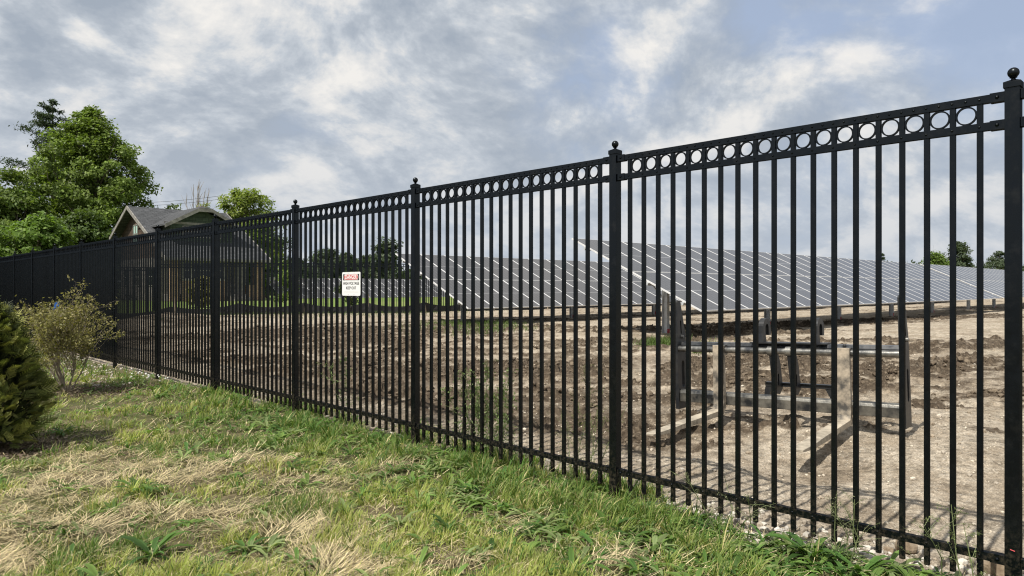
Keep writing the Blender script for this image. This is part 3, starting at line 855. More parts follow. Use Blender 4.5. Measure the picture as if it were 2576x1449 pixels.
mb.box((1.00, 0.24, 0.355), (1.76, 0.32, 0.40), DP)
mb.prism([(1.0, 0.352), (1.08, 0.352), (1.04, 0.24), (0.98, 0.24)], 0.245, 0.315, DP, 'xz')
mb.prism([(1.68, 0.352), (1.76, 0.352), (1.80, 0.24), (1.74, 0.24)], 0.245, 0.315, DP, 'xz')
mb.build('lower_bracket', fk)
fk.location.z = 0.02

# ------------------------------------------------------------------ foliage generators
def rand_dirs(n, rng):
    v = rng.normal(size=(n, 3)); return v/np.linalg.norm(v, axis=1, keepdims=True)
def leaf_quads(P, size, rng, cols, up=0.4, asp=0.55, N=None, droop=0.0):
    """one folded leaf (quad) at each point"""
    n = len(P)
    nrm = rand_dirs(n, rng)+np.array([0, 0, up])
    if N is not None: nrm = nrm*0.6+N
    nrm /= np.linalg.norm(nrm, axis=1, keepdims=True)
    t_ = rand_dirs(n, rng); t_[:, 2] -= droop
    t_ -= (t_*nrm).sum(1, keepdims=True)*nrm
    t_ /= np.linalg.norm(t_, axis=1, keepdims=True)+1e-9
    b_ = np.cross(nrm, t_)
    s_ = (size*rng.uniform(0.6, 1.35, n))[:, None]
    v0 = P; v1 = P+t_*s_*0.5+b_*s_*asp*0.5; v2 = P+t_*s_; v3 = P+t_*s_*0.5-b_*s_*asp*0.5
    V = np.stack([v0, v1, v2, v3], 1).reshape(-1, 3)
    F = np.arange(4*n).reshape(n, 4)
    C_ = np.repeat(cols, 4, axis=0)
    return V, F, C_
def palette(n, rng, base, var=0.25, hue=None, k=None):
    base = np.array(base)
    v = 1+var*rng.normal(size=(n, 1))
    c_ = base*np.clip(v, 0.35, 1.9)
    if hue is not None:
        h_ = rng.random((n, 1))*(1 if k is None else k)
        c_ = c_*(1-h_)+np.array(hue)*h_*np.clip(v, 0.5, 1.5)
    return np.clip(c_, 0.003, 0.9)
def crown_tree(name, x, y, z0, H, prof, base, hue, label, group=None, clumps=120, leaves=220, leaf=0.3, clump_r=1.2, seed=1, trunk=0.35, cat='tree', low=0.25, bark='bark', asym=(0, 0), gap=0.0, lift=0.5):
    rng = np.random.default_rng(seed)
    root = empty(name, (x, y, z0))
    tag(root, label, cat, group)
    hs = np.array([p[0] for p in prof]); rr_ = np.array([p[1] for p in prof])
    cen = []; 
    tries = 0
    # lobes give the outline its bays
    lob = rng.uniform(0, 2*math.pi, 6)
    while len(cen) < clumps and tries < clumps*30:
        tries += 1
        h_ = rng.uniform(low, 1.0); th = rng.uniform(0, 2*math.pi)
        rad = np.interp(h_, hs, rr_)
        if rng.random() > (rad/rr_.max())**0.8+0.08: continue
        rad *= 0.80+0.14*math.sin(3*th+lob[0]+5*h_)+0.12*math.sin(5*th+lob[1]-9*h_)
        q = rng.random()**0.45
        c_ = np.array([math.cos(th)*rad*q+asym[0]*h_, math.sin(th)*rad*q+asym[1]*h_, h_*H])
        cen.append((c_, q))
    V = []; C_ = []; 
    for c_, q in cen:
        n = int(leaves*rng.uniform(0.5, 1.4))
        r_ = clump_r*rng.uniform(0.6, 1.25)
        d = rand_dirs(n, rng)*(rng.random((n, 1))**0.4)*r_*np.array([1, 1, 0.62])
        P = c_+d
        shade = rng.uniform(0.72, 1.3)
        cl = palette(n, rng, np.array(base)*shade, 0.22, hue, 0.6)
        V.append(P); C_.append(cl)
    P = np.concatenate(V); C_ = np.concatenate(C_)
    out_ = P-np.array([0, 0, H*0.5]); out_ /= np.linalg.norm(out_, axis=1, keepdims=True)+1e-6
    V, F, C4 = leaf_quads(P, leaf, rng, C_, up=0.5, N=out_*lift, droop=0.5)
    link('crown', npmesh('crown', V, F, [MATS['leaf']], C4), root)
    tb = MB(); B = MATS[bark]
    th_ = H*0.80
    tp = [(0.06*H*math.sin(i*1.3+seed)*0.25*i/6+asym[0]*i/6, 0.05*H*math.cos(i*1.7+seed)*0.25*i/6+asym[1]*i/6, -0.3+(th_+0.3)*i/6) for i in range(7)]
    tb.tube(tp, [trunk*(1-0.85*i/6) for i in range(7)], B, 8)
    for c_, q in cen[::max(1, len(cen)//46)]:
        h_ = max(0.08*H, c_[2]*0.62-0.3); fr = min(1, h_/th_)
        st = Vector((tp[0][0]+(tp[-1][0])*fr, tp[-1][1]*fr, h_))
        en = Vector(c_); mid_ = st.lerp(en, 0.5)+Vector((rng.normal()*0.03*H, rng.normal()*0.03*H, 0.02*H))
        r0 = trunk*0.42*(1-0.6*fr)
        tb.tube([st, mid_, en], [r0, r0*0.55, r0*0.15], B, 5)
        for _ in range(2):
            e2_ = en+Vector(rng.normal(size=3))*clump_r*0.8
            tb.tube([mid_, (mid_+e2_)/2+Vector((0, 0, 0.1)), e2_], [r0*0.4, r0*0.25, r0*0.08], B, 4)
    tb.build('trunk', root)
    return root
def conifer(name, x, y, z0, H, Rb, label, base=(0.035, 0.055, 0.03), seed=1, whorls=16, first=0.15, group=None, spread=1.0, leaf=0.22, dens=1.0, horiz=0.15):
    rng = np.random.default_rng(seed)
    root = empty(name, (x, y, z0)); tag(root, label, 'tree', group)
    tb = MB(); B = MATS['bark']
    tb.tube([(0, 0, -0.2), (0.1, 0, H*0.5), (0, 0, H*0.99)], [H*0.018, H*0.011, H*0.002], B, 7)
    Ps = []
    for k in range(whorls):
        f_ = first+(0.99-first)*k/(whorls-1)
        z_ = f_*H
        for j in range(rng.integers(3, 6)):
            th = rng.uniform(0, 2*math.pi)
            l_ = Rb*(1-f_)**0.75*rng.uniform(0.45, 1.25)*spread+0.25
            en = Vector((math.cos(th)*l_, math.sin(th)*l_, z_+horiz*l_*rng.uniform(-0.4, 1.6)))
            st = Vector((0, 0, z_)); mid_ = st.lerp(en, 0.55)+Vector((0, 0, -0.05*l_))
            tb.tube([st, mid_, en], [0.006*H*(1.1-f_), 0.004*H*(1.1-f_), 0.01], B, 4)
            n = int(70*l_*dens)+20
            u = rng.random(n)**0.7
            base_ = np.array(st)[None]*(1-u[:, None])+np.array(en)[None]*u[:, None]
            side_ = rng.normal(size=(n, 3))*np.array([1, 1, 0.35])*(0.10+0.13*l_*(1-np.abs(u-0.7)))[:, None]
            Ps.append(base_+side_+np.array([0, 0, 0.06]))
    P = np.concatenate(Ps)
    V, F, C4 = leaf_quads(P, leaf, rng, palette(len(P), rng, base, 0.3, (0.08, 0.11, 0.05), 0.5), up=0.2, asp=0.3)
    link('crown', npmesh('crown', V, F, [MATS['leaf']], C4), root)
    tb.build('trunk', root)
    return root
GRN = (0.115, 0.175, 0.034); GRN2 = (0.23, 0.29, 0.065)
gb = 0.45
# big maple left of the house
x, y = D(228, 78)
crown_tree('maple_tree', x, y, gb, 20.6, [(0.0, 3.5), (0.15, 7.4), (0.35, 8.3), (0.5, 8.0), (0.65, 6.9), (0.78, 5.0), (0.88, 3.0), (0.95, 1.6), (1.0, 0.3)], GRN, GRN2,
           'huge leafy maple tree with a rounded crown rising beside the old house', clumps=430, leaves=190, leaf=0.36, clump_r=1.15, seed=3, trunk=0.5, low=0.12)
x, y = D(132, 90)
conifer('pine_tree', x, y, gb, 24.6, 9.5, 'tall dark pine whose top pokes out above the leafy trees at left', seed=5, whorls=15, first=0.45, leaf=0.42, dens=1.0, horiz=0.3)
x, y = D(30, 70)
crown_tree('broadleaf_tree', x, y, gb, 12.2, [(0, 3), (0.2, 5.2), (0.5, 5.4), (0.8, 3.6), (1, 0.8)], (0.07, 0.12, 0.02), GRN2,
           'lower dense green tree at the left edge beyond the fence', clumps=110, leaves=220, leaf=0.38, clump_r=1.2, seed=8, low=0.1)
x, y = D(95, 56)
crown_tree('sumac_tree', x, y, gb, 6.6, [(0, 3), (0.3, 5.2), (0.6, 4.6), (0.85, 2.6), (1, 0.8)], (0.10, 0.17, 0.03), (0.20, 0.28, 0.06),
           'low bright green spreading tree just above the far fence top at left', clumps=95, leaves=200, leaf=0.34, clump_r=0.9, seed=12, low=0.15, trunk=0.2)
x, y = D(215, 66)
crown_tree('broadleaf_tree', x, y, gb, 7.8, [(0, 3), (0.3, 4.0), (0.6, 3.8), (0.85, 2.2), (1, 0.6)], (0.05, 0.085, 0.018), (0.12, 0.17, 0.04),
           'dark leafy tree tucked between the maple and the gable of the house', clumps=70, leaves=190, leaf=0.34, clump_r=1.0, seed=14, low=0.1, trunk=0.2)
x, y = D(618, 96)
crown_tree('poplar_tree', x, y, gb, 14.2, [(0, 2.5), (0.3, 6.0), (0.6, 6.4), (0.8, 5.2), (0.92, 3.4), (1, 1.2)], (0.17, 0.23, 0.045), (0.30, 0.34, 0.08),
           'yellow green tree behind the right end of the house roof', clumps=170, leaves=170, leaf=0.40, clump_r=1.1, seed=21, low=0.15)
x, y = D(515, 100)
crown_tree('young_tree', x, y, gb, 13.4, [(0, .8), (0.5, 1.6), (0.8, 1.3), (1, 0.4)], (0.16, 0.21, 0.06), (0.28, 0.30, 0.10),
           'thin young tree with pale leaves showing over the roof dormer', clumps=22, leaves=60, leaf=0.35, clump_r=0.8, seed=23, low=0.5)
# bare tree
x, y = D(492, 104)
bt = empty('bare_tree', (x, y, gb)); tag(bt, 'bare leafless tree standing above the house roof ridge', 'tree')
mb = MB(); rng = np.random.default_rng(4)
for k in range(11):
    x0_ = rng.normal()*0.9; top_ = Vector((x0_*1.6+rng.normal()*0.3, rng.normal()*0.7, 13.6+rng.uniform(0, 2.6)))
    st = Vector((x0_*0.25, 0, 2.5)); mid_ = Vector((x0_, rng.normal()*0.4, 8.6))
    mb.tube([st, mid_, top_], [0.12, 0.08, 0.02], MATS['pale_bark'], 5)
    for _ in range(7):
        u = rng.uniform(0.2, 0.95); a = mid_.lerp(top_, u)
        mb.tube([a, a+Vector((rng.normal()*0.35, rng.normal()*0.35, rng.uniform(0.8, 1.9)))], [0.035, 0.012], MATS['pale_bark'], 4)
mb.tube([(0, 0, -0.3), (0, 0, 2.6)], [0.3, 0.24], MATS['pale_bark'], 8)
mb.build('trunk', bt)
# spruce right of the house
x, y = D(668, 72)
conifer('spruce_tree', x, y, gb, 7.6, 5.6, 'feathery dark spruce with drooping tiers right of the house', seed=9, whorls=13, first=0.08, leaf=0.3, horiz=-0.05, base=(0.04, 0.07, 0.03))
x, y = D(640, 66)
crown_tree('broadleaf_tree', x, y, gb, 7.4, [(0, 1), (0.4, 1.9), (0.8, 1.7), (1, 0.5)], (0.11, 0.17, 0.03), (0.2, 0.26, 0.06),
           'narrow bright green tree against the right roof slope of the house', clumps=30, leaves=150, leaf=0.3, clump_r=0.8, seed=31, low=0.2, trunk=0.15)
# far trees
FD = (0.06, 0.085, 0.05); FH = (0.12, 0.15, 0.08)  # bluish leaf colours, distance haze painted into far trees and woodland
far = [
    (742, 150, 7.0, 4.2, 'far dark tree at the left foot of the distant grove', 'far_tree'),
    (820, 150, 9.2, 5.6, 'rounded dark tree, the biggest of the distant grove left of the warning sign', 'far_tree'),
    (866, 155, 8.4, 4.4, 'dark distant tree just above the warning sign', 'far_tree'),
    (922, 150, 7.6, 3.6, 'small dark distant tree right of the warning sign', 'far_tree'),
    (975, 110, 8.6, 3.4, 'airy distant tree beside the end of the second solar row', 'far_tree'),
    (2352, 170, 9.4, 4.0, 'bright green low tree above the solar row near the right edge', 'far_tree'),
    (2412, 170, 11.8, 4.2, 'tall rounded dark green tree above the solar row at right', 'far_tree'),
    (2515, 185, 10.6, 6.0, 'open crowned tree above the solar row beside the right fence post', 'far_tree'),
]
for i, (px_, Z_, H_, r_, lb, nm) in enumerate(far):
    x, y = D(px_, Z_)
    br = (0.10, 0.16, 0.03) if i == 5 else FD
    hh = (0.16, 0.22, 0.05) if i == 5 else FH
    crown_tree(nm, x, y, gb, H_, [(0, r_*0.5), (0.3, r_), (0.6, r_*0.95), (0.85, r_*0.6), (1, r_*0.2)], br, hh, lb, 'distant trees beyond the solar field',
               clumps=60 if i in (4, 7) else 130, leaves=120, leaf=0.45, clump_r=1.0 if i in (4, 7) else 1.2, seed=40+i, low=0.1, trunk=0.25)
for i, (px_, Z_, H_, lb) in enumerate([(882, 140, 7.2, 'small pointed spruce rising between distant trees above the warning sign'), (2219, 190, 10.0, 'tiny dark spruce tip poking over the solar row')]):
    x, y = D(px_, Z_)
    conifer('far_spruce', x, y, gb, H_, 2.2, lb, seed=60+i, whorls=10, first=0.1, group='distant trees beyond the solar field', leaf=0.5, dens=1.2, horiz=-0.1)
# woodland edge on the horizon
rng = np.random.default_rng(77); Ps = []; Cs = []
def wood(px0, px1, Z_, h0, h1, n_):
    for i in range(n_):
        px_ = rng.uniform(px0, px1); zc = Z_+rng.uniform(-8, 14); xx, yy = D(px_, zc)
        hgt = rng.uniform(h0, h1)
        m_ = 130
        P_ = np.array([xx, yy, gb+hgt*0.5])+rand_dirs(m_, rng)*np.array([2.6, 2.6, hgt*0.55])*rng.random((m_, 1))**0.35
        Ps.append(P_); Cs.append(palette(m_, rng, np.array(FD)*rng.uniform(0.8, 1.3), 0.2, FH, 0.5))
wood(420, 1180, 165, 3.0, 5.6, 210)
wood(2080, 2700, 200, 4.5, 8.6, 200)
wood(-700, 420, 170, 6, 10, 150)
wood(1180, 2080, 230, 4, 6.5, 130)
P = np.concatenate(Ps); Cc = np.concatenate(Cs)
V, F, C4 = leaf_quads(P, 0.9, rng, Cc, up=0.5)
tag(link('woodland', npmesh('woodland', V, F, [MATS['leaf']], C4)), 'dark distant woodland edge along the horizon', 'woodland', kind='stuff')

# ------------------------------------------------------------------ house
varied('roof_shingle', (0.055, 0.058, 0.062), (0.095, 0.098, 0.104), 3, 0.9, bump=0.02, bscale=14)
t = NT(MATS['roof_shingle'].node_tree)
varied('white_trim', (0.17, 0.16, 0.145), (0.32, 0.30, 0.27), 3, 0.7)
varied('brown_shake', (0.055, 0.035, 0.024), (0.12, 0.078, 0.052), 5, 0.85)
varied('green_shake', (0.05, 0.07, 0.05), (0.09, 0.115, 0.08), 5, 0.85)
varied('pale_siding', (0.36, 0.33, 0.28), (0.50, 0.46, 0.40), 4, 0.8)
varied('rough_stone', (0.12, 0.11, 0.10), (0.30, 0.27, 0.24), 5, 0.9, bump=0.03, bscale=6)
pbr('dark_window', (0.012, 0.014, 0.018), 0.1, 0, 0.5)
pbr('mint_curtain', (0.35, 0.50, 0.44), 0.8)
pbr('porch_dark', (0.05, 0.045, 0.04), 0.8)
m, t, b = pbr('brick', (0.3, 0.18, 0.1), 0.9)
oc = t.add('ShaderNodeTexCoord').outputs['Object']
sp = t.add('ShaderNodeSeparateXYZ', ins={0: oc})
vv = t.add('ShaderNodeCombineXYZ', ins={0: t.math('ADD', sp.outputs[0], sp.outputs[1]), 1: sp.outputs[2], 2: 0.0}).outputs[0]
bt_ = t.add('ShaderNodeTexBrick', ins={'Vector': vv, 'Scale': 1.0, 'Mortar Size': 0.012, 'Brick Width': 0.24, 'Row Height': 0.085})
bt_.inputs['Color1'].default_value = (0.52, 0.34, 0.21, 1); bt_.inputs['Color2'].default_value = (0.38, 0.24, 0.15, 1); bt_.inputs['Mortar'].default_value = (0.12, 0.10, 0.08, 1)
t.l.new(bt_.outputs[0], b.inputs['Base Color'])
def course_bump(mat, pitch, along, w_=0.35):
    t = NT(mat.node_tree); b = mat.node_tree.nodes['Principled BSDF']
    oc = t.add('ShaderNodeTexCoord').outputs['Object']
    sp = t.add('ShaderNodeSeparateXYZ', ins={0: oc})
    vv = t.add('ShaderNodeCombineXYZ', ins={0: t.math('ADD', sp.outputs[0], sp.outputs[1]) if along == 'z' else sp.outputs[0], 1: sp.outputs[2], 2: 0.0}).outputs[0]
    br_ = t.add('ShaderNodeTexBrick', ins={'Vector': vv, 'Scale': 1.0, 'Mortar Size': 0.02, 'Brick Width': w_, 'Row Height': pitch})
    br_.inputs['Color1'].default_value = (1.12, 1.12, 1.12, 1); br_.inputs['Color2'].default_value = (0.78, 0.78, 0.78, 1); br_.inputs['Mortar'].default_value = (0.35, 0.35, 0.35, 1)
    src = b.inputs['Base Color'].links[0].from_socket
    t.l.new(t.mix(0.85, src, br_.outputs[0], 'MULTIPLY'), b.inputs['Base Color'])
course_bump(MATS['brown_shake'], 0.28, 'z', 0.22)
course_bump(MATS['green_shake'], 0.30, 'z', 0.5)
course_bump(MATS['roof_shingle'], 0.12, 'x', 0.5)
HB = 0.56
hs_ = empty('house', (18.95, 55.55, HB))
tag(hs_, 'old brick and shingle bungalow with a grey gabled roof and dormer behind the fences', 'house')
BR, TR, SHG = MATS['brick'], MATS['white_trim'], MATS['roof_shingle']
HW, HD = 7.1, 12.9            # x width, y depth
EV = 3.30                     # eave height above its ground
YR, ZRG = 8.45, 7.72          # ridge position and height
sl = (ZRG-EV)/(YR+0.35)
def roofz(y_): return EV+(y_+0.35)*sl if y_ <= YR else ZRG-(y_-YR)*sl
yback = 13.2
# walls: brick plinth, pale upper, enclosed body set behind the porch
mb = MB()
mb.prism([(2.4, 0), (HD-0.2, 0), (HD-0.2, roofz(HD-0.2)-0.16), (YR, ZRG-0.16), (2.4, roofz(2.4)-0.16)], 0.12, 0.30, MATS['pale_siding'], 'yz')
mb.prism([(2.4, 0), (HD-0.2, 0), (HD-0.2, roofz(HD-0.2)-0.16), (YR, ZRG-0.16), (2.4, roofz(2.4)-0.16)], HW-0.30, HW-0.12, MATS['pale_siding'], 'yz')
mb.box((0.302, 2.4, 0), (HW-0.302, 2.58, 3.9), MATS['pale_siding'])
mb.box((0.302, HD-0.4, 0), (HW-0.302, HD-0.22, 3.9), MATS['pale_siding'])
mb.build('wall', hs_)
MB().prism([(3.9, 3.4), (YR+3.9, 3.4), (YR+3.9, roofz(YR+3.9)-0.18), (YR, ZRG-0.18), (3.9, roofz(3.9)-0.18)], 0.10, 0.118, MATS['brown_shake'], 'yz').build('gable_shingles', hs_)
MB().prism([(2.4, 0), (HD-0.2, 0), (HD-0.2, 3.39), (2.4, 3.39)], 0.085, 0.117, MATS['rough_stone'], 'yz').build('side_cladding', hs_)
# main roof
rf = MB(); th = 0.14
rf.prism([(-0.5, roofz(-0.5)-th), (YR, ZRG-th), (YR, ZRG), (-0.5, roofz(-0.5))], -0.55, HW+0.45, SHG, 'yz')
rf.prism([(YR+0.002, ZRG-th), (yback, roofz(yback)-th), (yback, roofz(yback)), (YR+0.002, ZRG)], -0.55, HW+0.45, SHG, 'yz')
roof = rf.build('roof', hs_)
# barge boards and gutter
for x0 in (-0.63, HW+0.4502):
    mb = MB()
    mb.prism([(-0.55, roofz(-0.5)-0.26), (YR, ZRG-0.26), (YR, ZRG+0.03), (-0.55, roofz(-0.5)+0.03)], x0, x0+0.078, TR, 'yz')
    mb.prism([(YR+0.003, ZRG-0.26), (yback+0.05, roofz(yback)-0.26), (yback+0.05, roofz(yback)+0.03), (YR+0.003, ZRG+0.03)], x0, x0+0.078, TR, 'yz')
    mb.build('barge_board', hs_)
MB().box((-0.55, -0.60, roofz(-0.5)-0.17), (HW+0.45, -0.503, roofz(-0.5)+0.02), TR).build('gutter', hs_)
# chimney
mb = MB().box((5.3, YR+0.6, 6.6), (6.0, YR+1.2, 7.95), BR).box((5.24, YR+0.54, 7.951), (6.06, YR+1.26, 8.05), MATS['rough_stone'])
ch = mb.build('chimney', hs_)
MB().tube([(5.5, YR+0.9, 8.05), (5.5, YR+0.9, 8.45)], 0.05, MATS['rough_stone'], 8).build('flue', ch)
MB().box((5.62, YR+0.75, 8.051), (5.9, YR+1.05, 8.28), BR).build('chimney_pot', ch)
# dormer
dx0, dx1, dyf = 0.75, 5.55, 2.35
dm = (dx0+dx1)/2; dze, dzr = 5.95, 7.38
zb_ = roofz(dyf)
mb = MB()
mb.prism([(dx0, zb_-0.1), (dx1, zb_-0.1), (dx1, dze+0.12), (dm, dzr-0.15), (dx0, dze+0.12)], dyf, dyf+0.12, MATS['green_shake'], 'xz')
for xa in (dx0, dx1-0.12):
    mb.prism([(dyf+0.121, zb_-0.05), (dyf+0.121, dze+0.1), (6.0, dze+0.1), (6.0, dze)], xa, xa+0.12, MATS['green_shake'], 'yz')
dorm = mb.build('dormer', hs_)
def slab(p0, p1, y0_, y1_, th_, m_, mb_):
    (x0_, z0_), (x1_, z1_) = p0, p1
    mb_.prism([(x0_, z0_), (x1_, z1_), (x1_, z1_+th_), (x0_, z0_+th_)], y0_, y1_, m_, 'xz')
mb = MB()
slab((dx0-0.65, dze-0.18), (dm-0.5, dzr-0.22), dyf-0.75, 8.2, 0.12, SHG, mb)
slab((dm+0.5, dzr-0.22), (dx1+0.65, dze-0.18), dyf-0.75, 8.2, 0.12, SHG, mb)
# clipped peak
mb.add([(dm-0.5, dyf-0.75, dzr-0.10), (dm+0.5, dyf-0.75, dzr-0.10), (dm, dyf+0.15, dzr+0.12), (dm, 8.2, dzr+0.12), (dm-0.5, 8.2, dzr-0.10), (dm+0.5, 8.2, dzr-0.10)],
       [(0, 1, 2), (0, 2, 3, 4), (1, 5, 3, 2)], SHG)
mb.build('dormer_roof', dorm)
mb = MB()
slab((dx0-0.67, dze-0.36), (dm-0.5, dzr-0.40), dyf-0.80, dyf-0.752, 0.28, TR, mb)
slab((dm+0.5, dzr-0.40), (dx1+0.67, dze-0.36), dyf-0.80, dyf-0.752, 0.28, TR, mb)
mb.box((dm-0.499, dyf-0.80, dzr-0.40), (dm+0.499, dyf-0.752, dzr-0.12), TR)
mb.box((dx0-0.5, dyf-0.03, dze+0.02), (dx1+0.5, dyf-0.002, dze+0.2), TR)
mb.build('dormer_trim', dorm)
def window(parent, x0, x1, y_, z0, z1, panes=2, m_=None, facing='y', name='window'):
    mb_ = MB(); g = m_ or MATS['dark_window']; fr_ = 0.09
    T_ = None
    def bx(a0, a1, d0, d1, q0, q1, mm_):
        if facing == 'y': mb_.box((a0, d0, q0), (a1, d1, q1), mm_)
        else: mb_.box((d0, a0, q0), (d1, a1, q1), mm_)
    for q in range(panes+1):
        xx = x0+(x1-x0)*q/panes
        bx(xx-fr_/2, xx+fr_/2, y_-0.06, y_-0.002, z0, z1, TR)
    for q in (z0, (z0+z1)/2, z1):
        for s_ in range(panes):
            a = x0+(x1-x0)*s_/panes+fr_/2; c_ = x0+(x1-x0)*(s_+1)/panes-fr_/2
            bx(a, c_, y_-0.055, y_-0.003, q-0.04, q+0.04, TR)
    wn = mb_.build(name, parent)
    mb2 = MB(); mb_ = mb2
    bx(x0+fr_/2, x1-fr_/2, y_-0.02, y_-0.0025, z0+0.04, z1-0.04, g)
    mb2.build('pane', wn)
    return wn
window(dorm, dx0+0.9, dx1-0.9, dyf, zb_+0.35, dze-0.1, 4)
mb = MB()
w1 = window(hs_, YR-0.55, YR+0.55, 0.10, 4.75, 6.2, 2, MATS['mint_curtain'], 'x')
# porch
mb = MB()
mb.box((0.75, 0.0, 0), (4.05, 0.24, 1.55), BR); mb.build('porch_wall', hs_)
MB().box((0.73, -0.04, 1.551), (4.07, 0.28, 1.68), MATS['pale_siding']).build('sill', hs_)
for xp, ww in ((0.0, 0.62), (HW-0.62, 0.62)):
    MB().box((xp, -0.02, 0), (xp+ww, 0.60, 3.15), BR).build('pillar', hs_)
MB().box((4.95, -0.05, 0), (5.55, 0.55, 3.15), MATS['rough_stone']).build('pillar', hs_, )
MB().box((5.70, 0.05, 0), (HW-0.63, 0.28, 1.25), BR).build('porch_wall', hs_)
mb = MB().box((0.63, 0.03, 3.0), (HW-0.63, 0.22, 3.14), TR).box((0.0, 0.02, 3.151), (HW, 0.6, 3.24), TR); mb.build('beam', hs_)
window(hs_, 0.85, 4.0, 0.16, 1.72, 2.95, 5, name='porch_window')
MB().box((0.3, 0.61, 0), (HW-0.3, 2.39, 0.55), MATS['rough_stone']).build('porch_floor', hs_)
d_ = MB().box((4.25, 2.30, 0.56), (5.15, 2.395, 2.75), MATS['porch_dark']).build('door', hs_)
MB().box((4.35, 2.27, 1.5), (5.05, 2.299, 2.5), MATS['dark_window']).build('door_glass', d_)
window(hs_, 5.6, 6.7, 2.40, 1.3, 2.6, 2)
mb = MB()
for i in range(4): mb.box((4.2, -0.35-0.32*i, 0), (5.6, -0.051-0.32*i+0.0, 0.52-0.12*i), MATS['rough_stone'])
mb.build('steps', hs_)
# side windows
for y_ in (4.2, 7.2, 10.2): window(hs_, y_, y_+1.1, 0.083, 1.2, 2.6, 2, None, 'x')
# overhead wires
for i, dz in enumerate((0.0, 0.45)):
    a = Vector((*D(60, 112), 15.5+dz)); c_ = Vector((*D(640, 96), 14.2+dz))
    pts = [a.lerp(c_, k/12)+Vector((0, 0, -1.4*(1-(2*k/12-1)**2))) for k in range(13)]
    mb = MB(); mb.tube(pts, 0.022, MATS['sign_black'], 4)
    tag(mb.build('overhead_wire'), ('upper' if i else 'lower')+' thin overhead wire passing behind the house chimney', 'wire', 'overhead wires behind the house')

# low shrubs by the house
x, y = D(505, 44)
crown_tree('ornamental_grass', x, y, 0.45, 1.7, [(0, .5), (0.5, .7), (1, .35)], (0.17, 0.16, 0.06), (0.26, 0.23, 0.09), 'tall tawny clump of wild grass at the foot of the house', clumps=22, leaves=120, leaf=0.25, clump_r=0.28, seed=90, low=0.1, trunk=0.04, cat='plant')
x, y = D(718, 43)
crown_tree('green_shrub', x, y, 0.4, 2.6, [(0, .5), (0.5, .8), (1, .3)], (0.14, 0.20, 0.04), (0.24, 0.30, 0.08), 'leafy upright shrub behind the back fence right of the house', clumps=20, leaves=110, leaf=0.16, clump_r=0.35, seed=91, low=0.1, trunk=0.05, cat='shrub')
x, y = D(882, 46)
crown_tree('green_shrub', x, y, 0.4, 1.9, [(0, .5), (0.5, .8), (1, .3)], (0.07, 0.10, 0.03), (0.12, 0.14, 0.05), 'dark shrub behind the back fence below the warning sign', clumps=20, leaves=110, leaf=0.16, clump_r=0.35, seed=92, low=0.1, trunk=0.05, cat='shrub')

# ------------------------------------------------------------------ lawn grass
def on_lawn(x, y): return x < FX+0.02+0.36*sst(2.4, 3.6, y)*(1-sst(11, 13, y))*vn(x*2.1+5, y*1.7)*1.6+0.1*vn(x*5, y*5)
STRAW = [(330, 1190, 1.2, .5), (110, 1345, .9, .3), (420, 1290, .6, .25), (560, 1180, .4, .35), (1050, 1185, .45, .3), (1560, 1420, .5, .14), (870, 1440, .4, .10),
         (260, 1150, .6, .4), (620, 1330, .5, .2), (60, 1420, .6, .2), (1750, 1400, .4, .12), (180, 1260, .7, .3), (1180, 1400, .4, .15)]
sw = [(*G(a, b_), c*0.85, d*0.9) for a, b_, c, d in STRAW]
def straw_mask(x, y):
    xc, zc = tocam(x+0.35*(fbm(x, y, 2.2, 3, .5, 3)-.5)*2, y+0.35*(fbm(x, y, 2.2, 3, .5, 6)-.5)*2)
    m = np.zeros_like(x)
    for (cx, cy, rx, rz_) in sw:
        cxx, czz = tocam(cx, cy)
        m = np.maximum(m, np.exp(-((xc-cxx)/(rx*0.75))**2-((zc-czz)/(rz_*1.1))**2))
    m = m*1.0+0.42*sst(0.55, 0.66, fbm(x, y, 1.3, 4, .5, 9))*(1-sst(6, 11, np.hypot(x, y)))
    fencegreen = sst(3.1, 4.0, x)
    return np.clip(m*(1-0.75*fencegreen), 0, 1)
def mulch_mask(x, y):
    return np.maximum(np.exp(-(((x-2.95)/0.75)**2+((y-12.2)/0.8)**2)**2), np.exp(-(((x-1.3)/0.7)**2+((y-8.3)/0.7)**2)**2))
def strands(x, y, z, h_, w_, az, lean, cols, curl=0.5, seg=3):
    n = len(x)
    us = np.linspace(0, 1, seg+1)
    dx, dy = np.cos(az), np.sin(az)
    wxx, wyy = -np.sin(az+0.6), np.cos(az+0.6)
    V = np.zeros((n, 2*seg+1, 3), np.float32)
    for i, u in enumerate(us):
        an = lean*(0.35+curl*u*1.4)
        rr_ = h_*u*np.sin(np.clip(an, 0, 1.5)); zz_ = h_*u*np.cos(np.clip(an, 0, 1.5))
        wd = w_*(1-0.35*u) if i < seg else w_*0
        X = x+dx*rr_; Y = y+dy*rr_; Zz = z+zz_
        if i < seg:
            V[:, 2*i] = np.stack([X-wxx*wd/2, Y-wyy*wd/2, Zz], 1); V[:, 2*i+1] = np.stack([X+wxx*wd/2, Y+wyy*wd/2, Zz], 1)
        else: V[:, 2*seg] = np.stack([X, Y, Zz], 1)
    k = 2*seg+1
    tri = []
    for i in range(seg-1):
        tri += [(2*i, 2*i+1, 2*i+3), (2*i, 2*i+3, 2*i+2)]
    tri.append((2*seg-2, 2*seg-1, 2*seg))
    F = (np.arange(n)[:, None, None]*k+np.array(tri)[None]).reshape(-1, 3)
    return V.reshape(-1, 3), F, np.repeat(cols, k, axis=0)
def sample(n, rmin, rmax, rng, pw=0.0, half=46):
    th = fw+np.radians(rng.uniform(-half, half+8, n))
    r_ = np.exp(rng.uniform(np.log(rmin), np.log(rmax), n))
    return r_*np.cos(th), r_*np.sin(th), r_
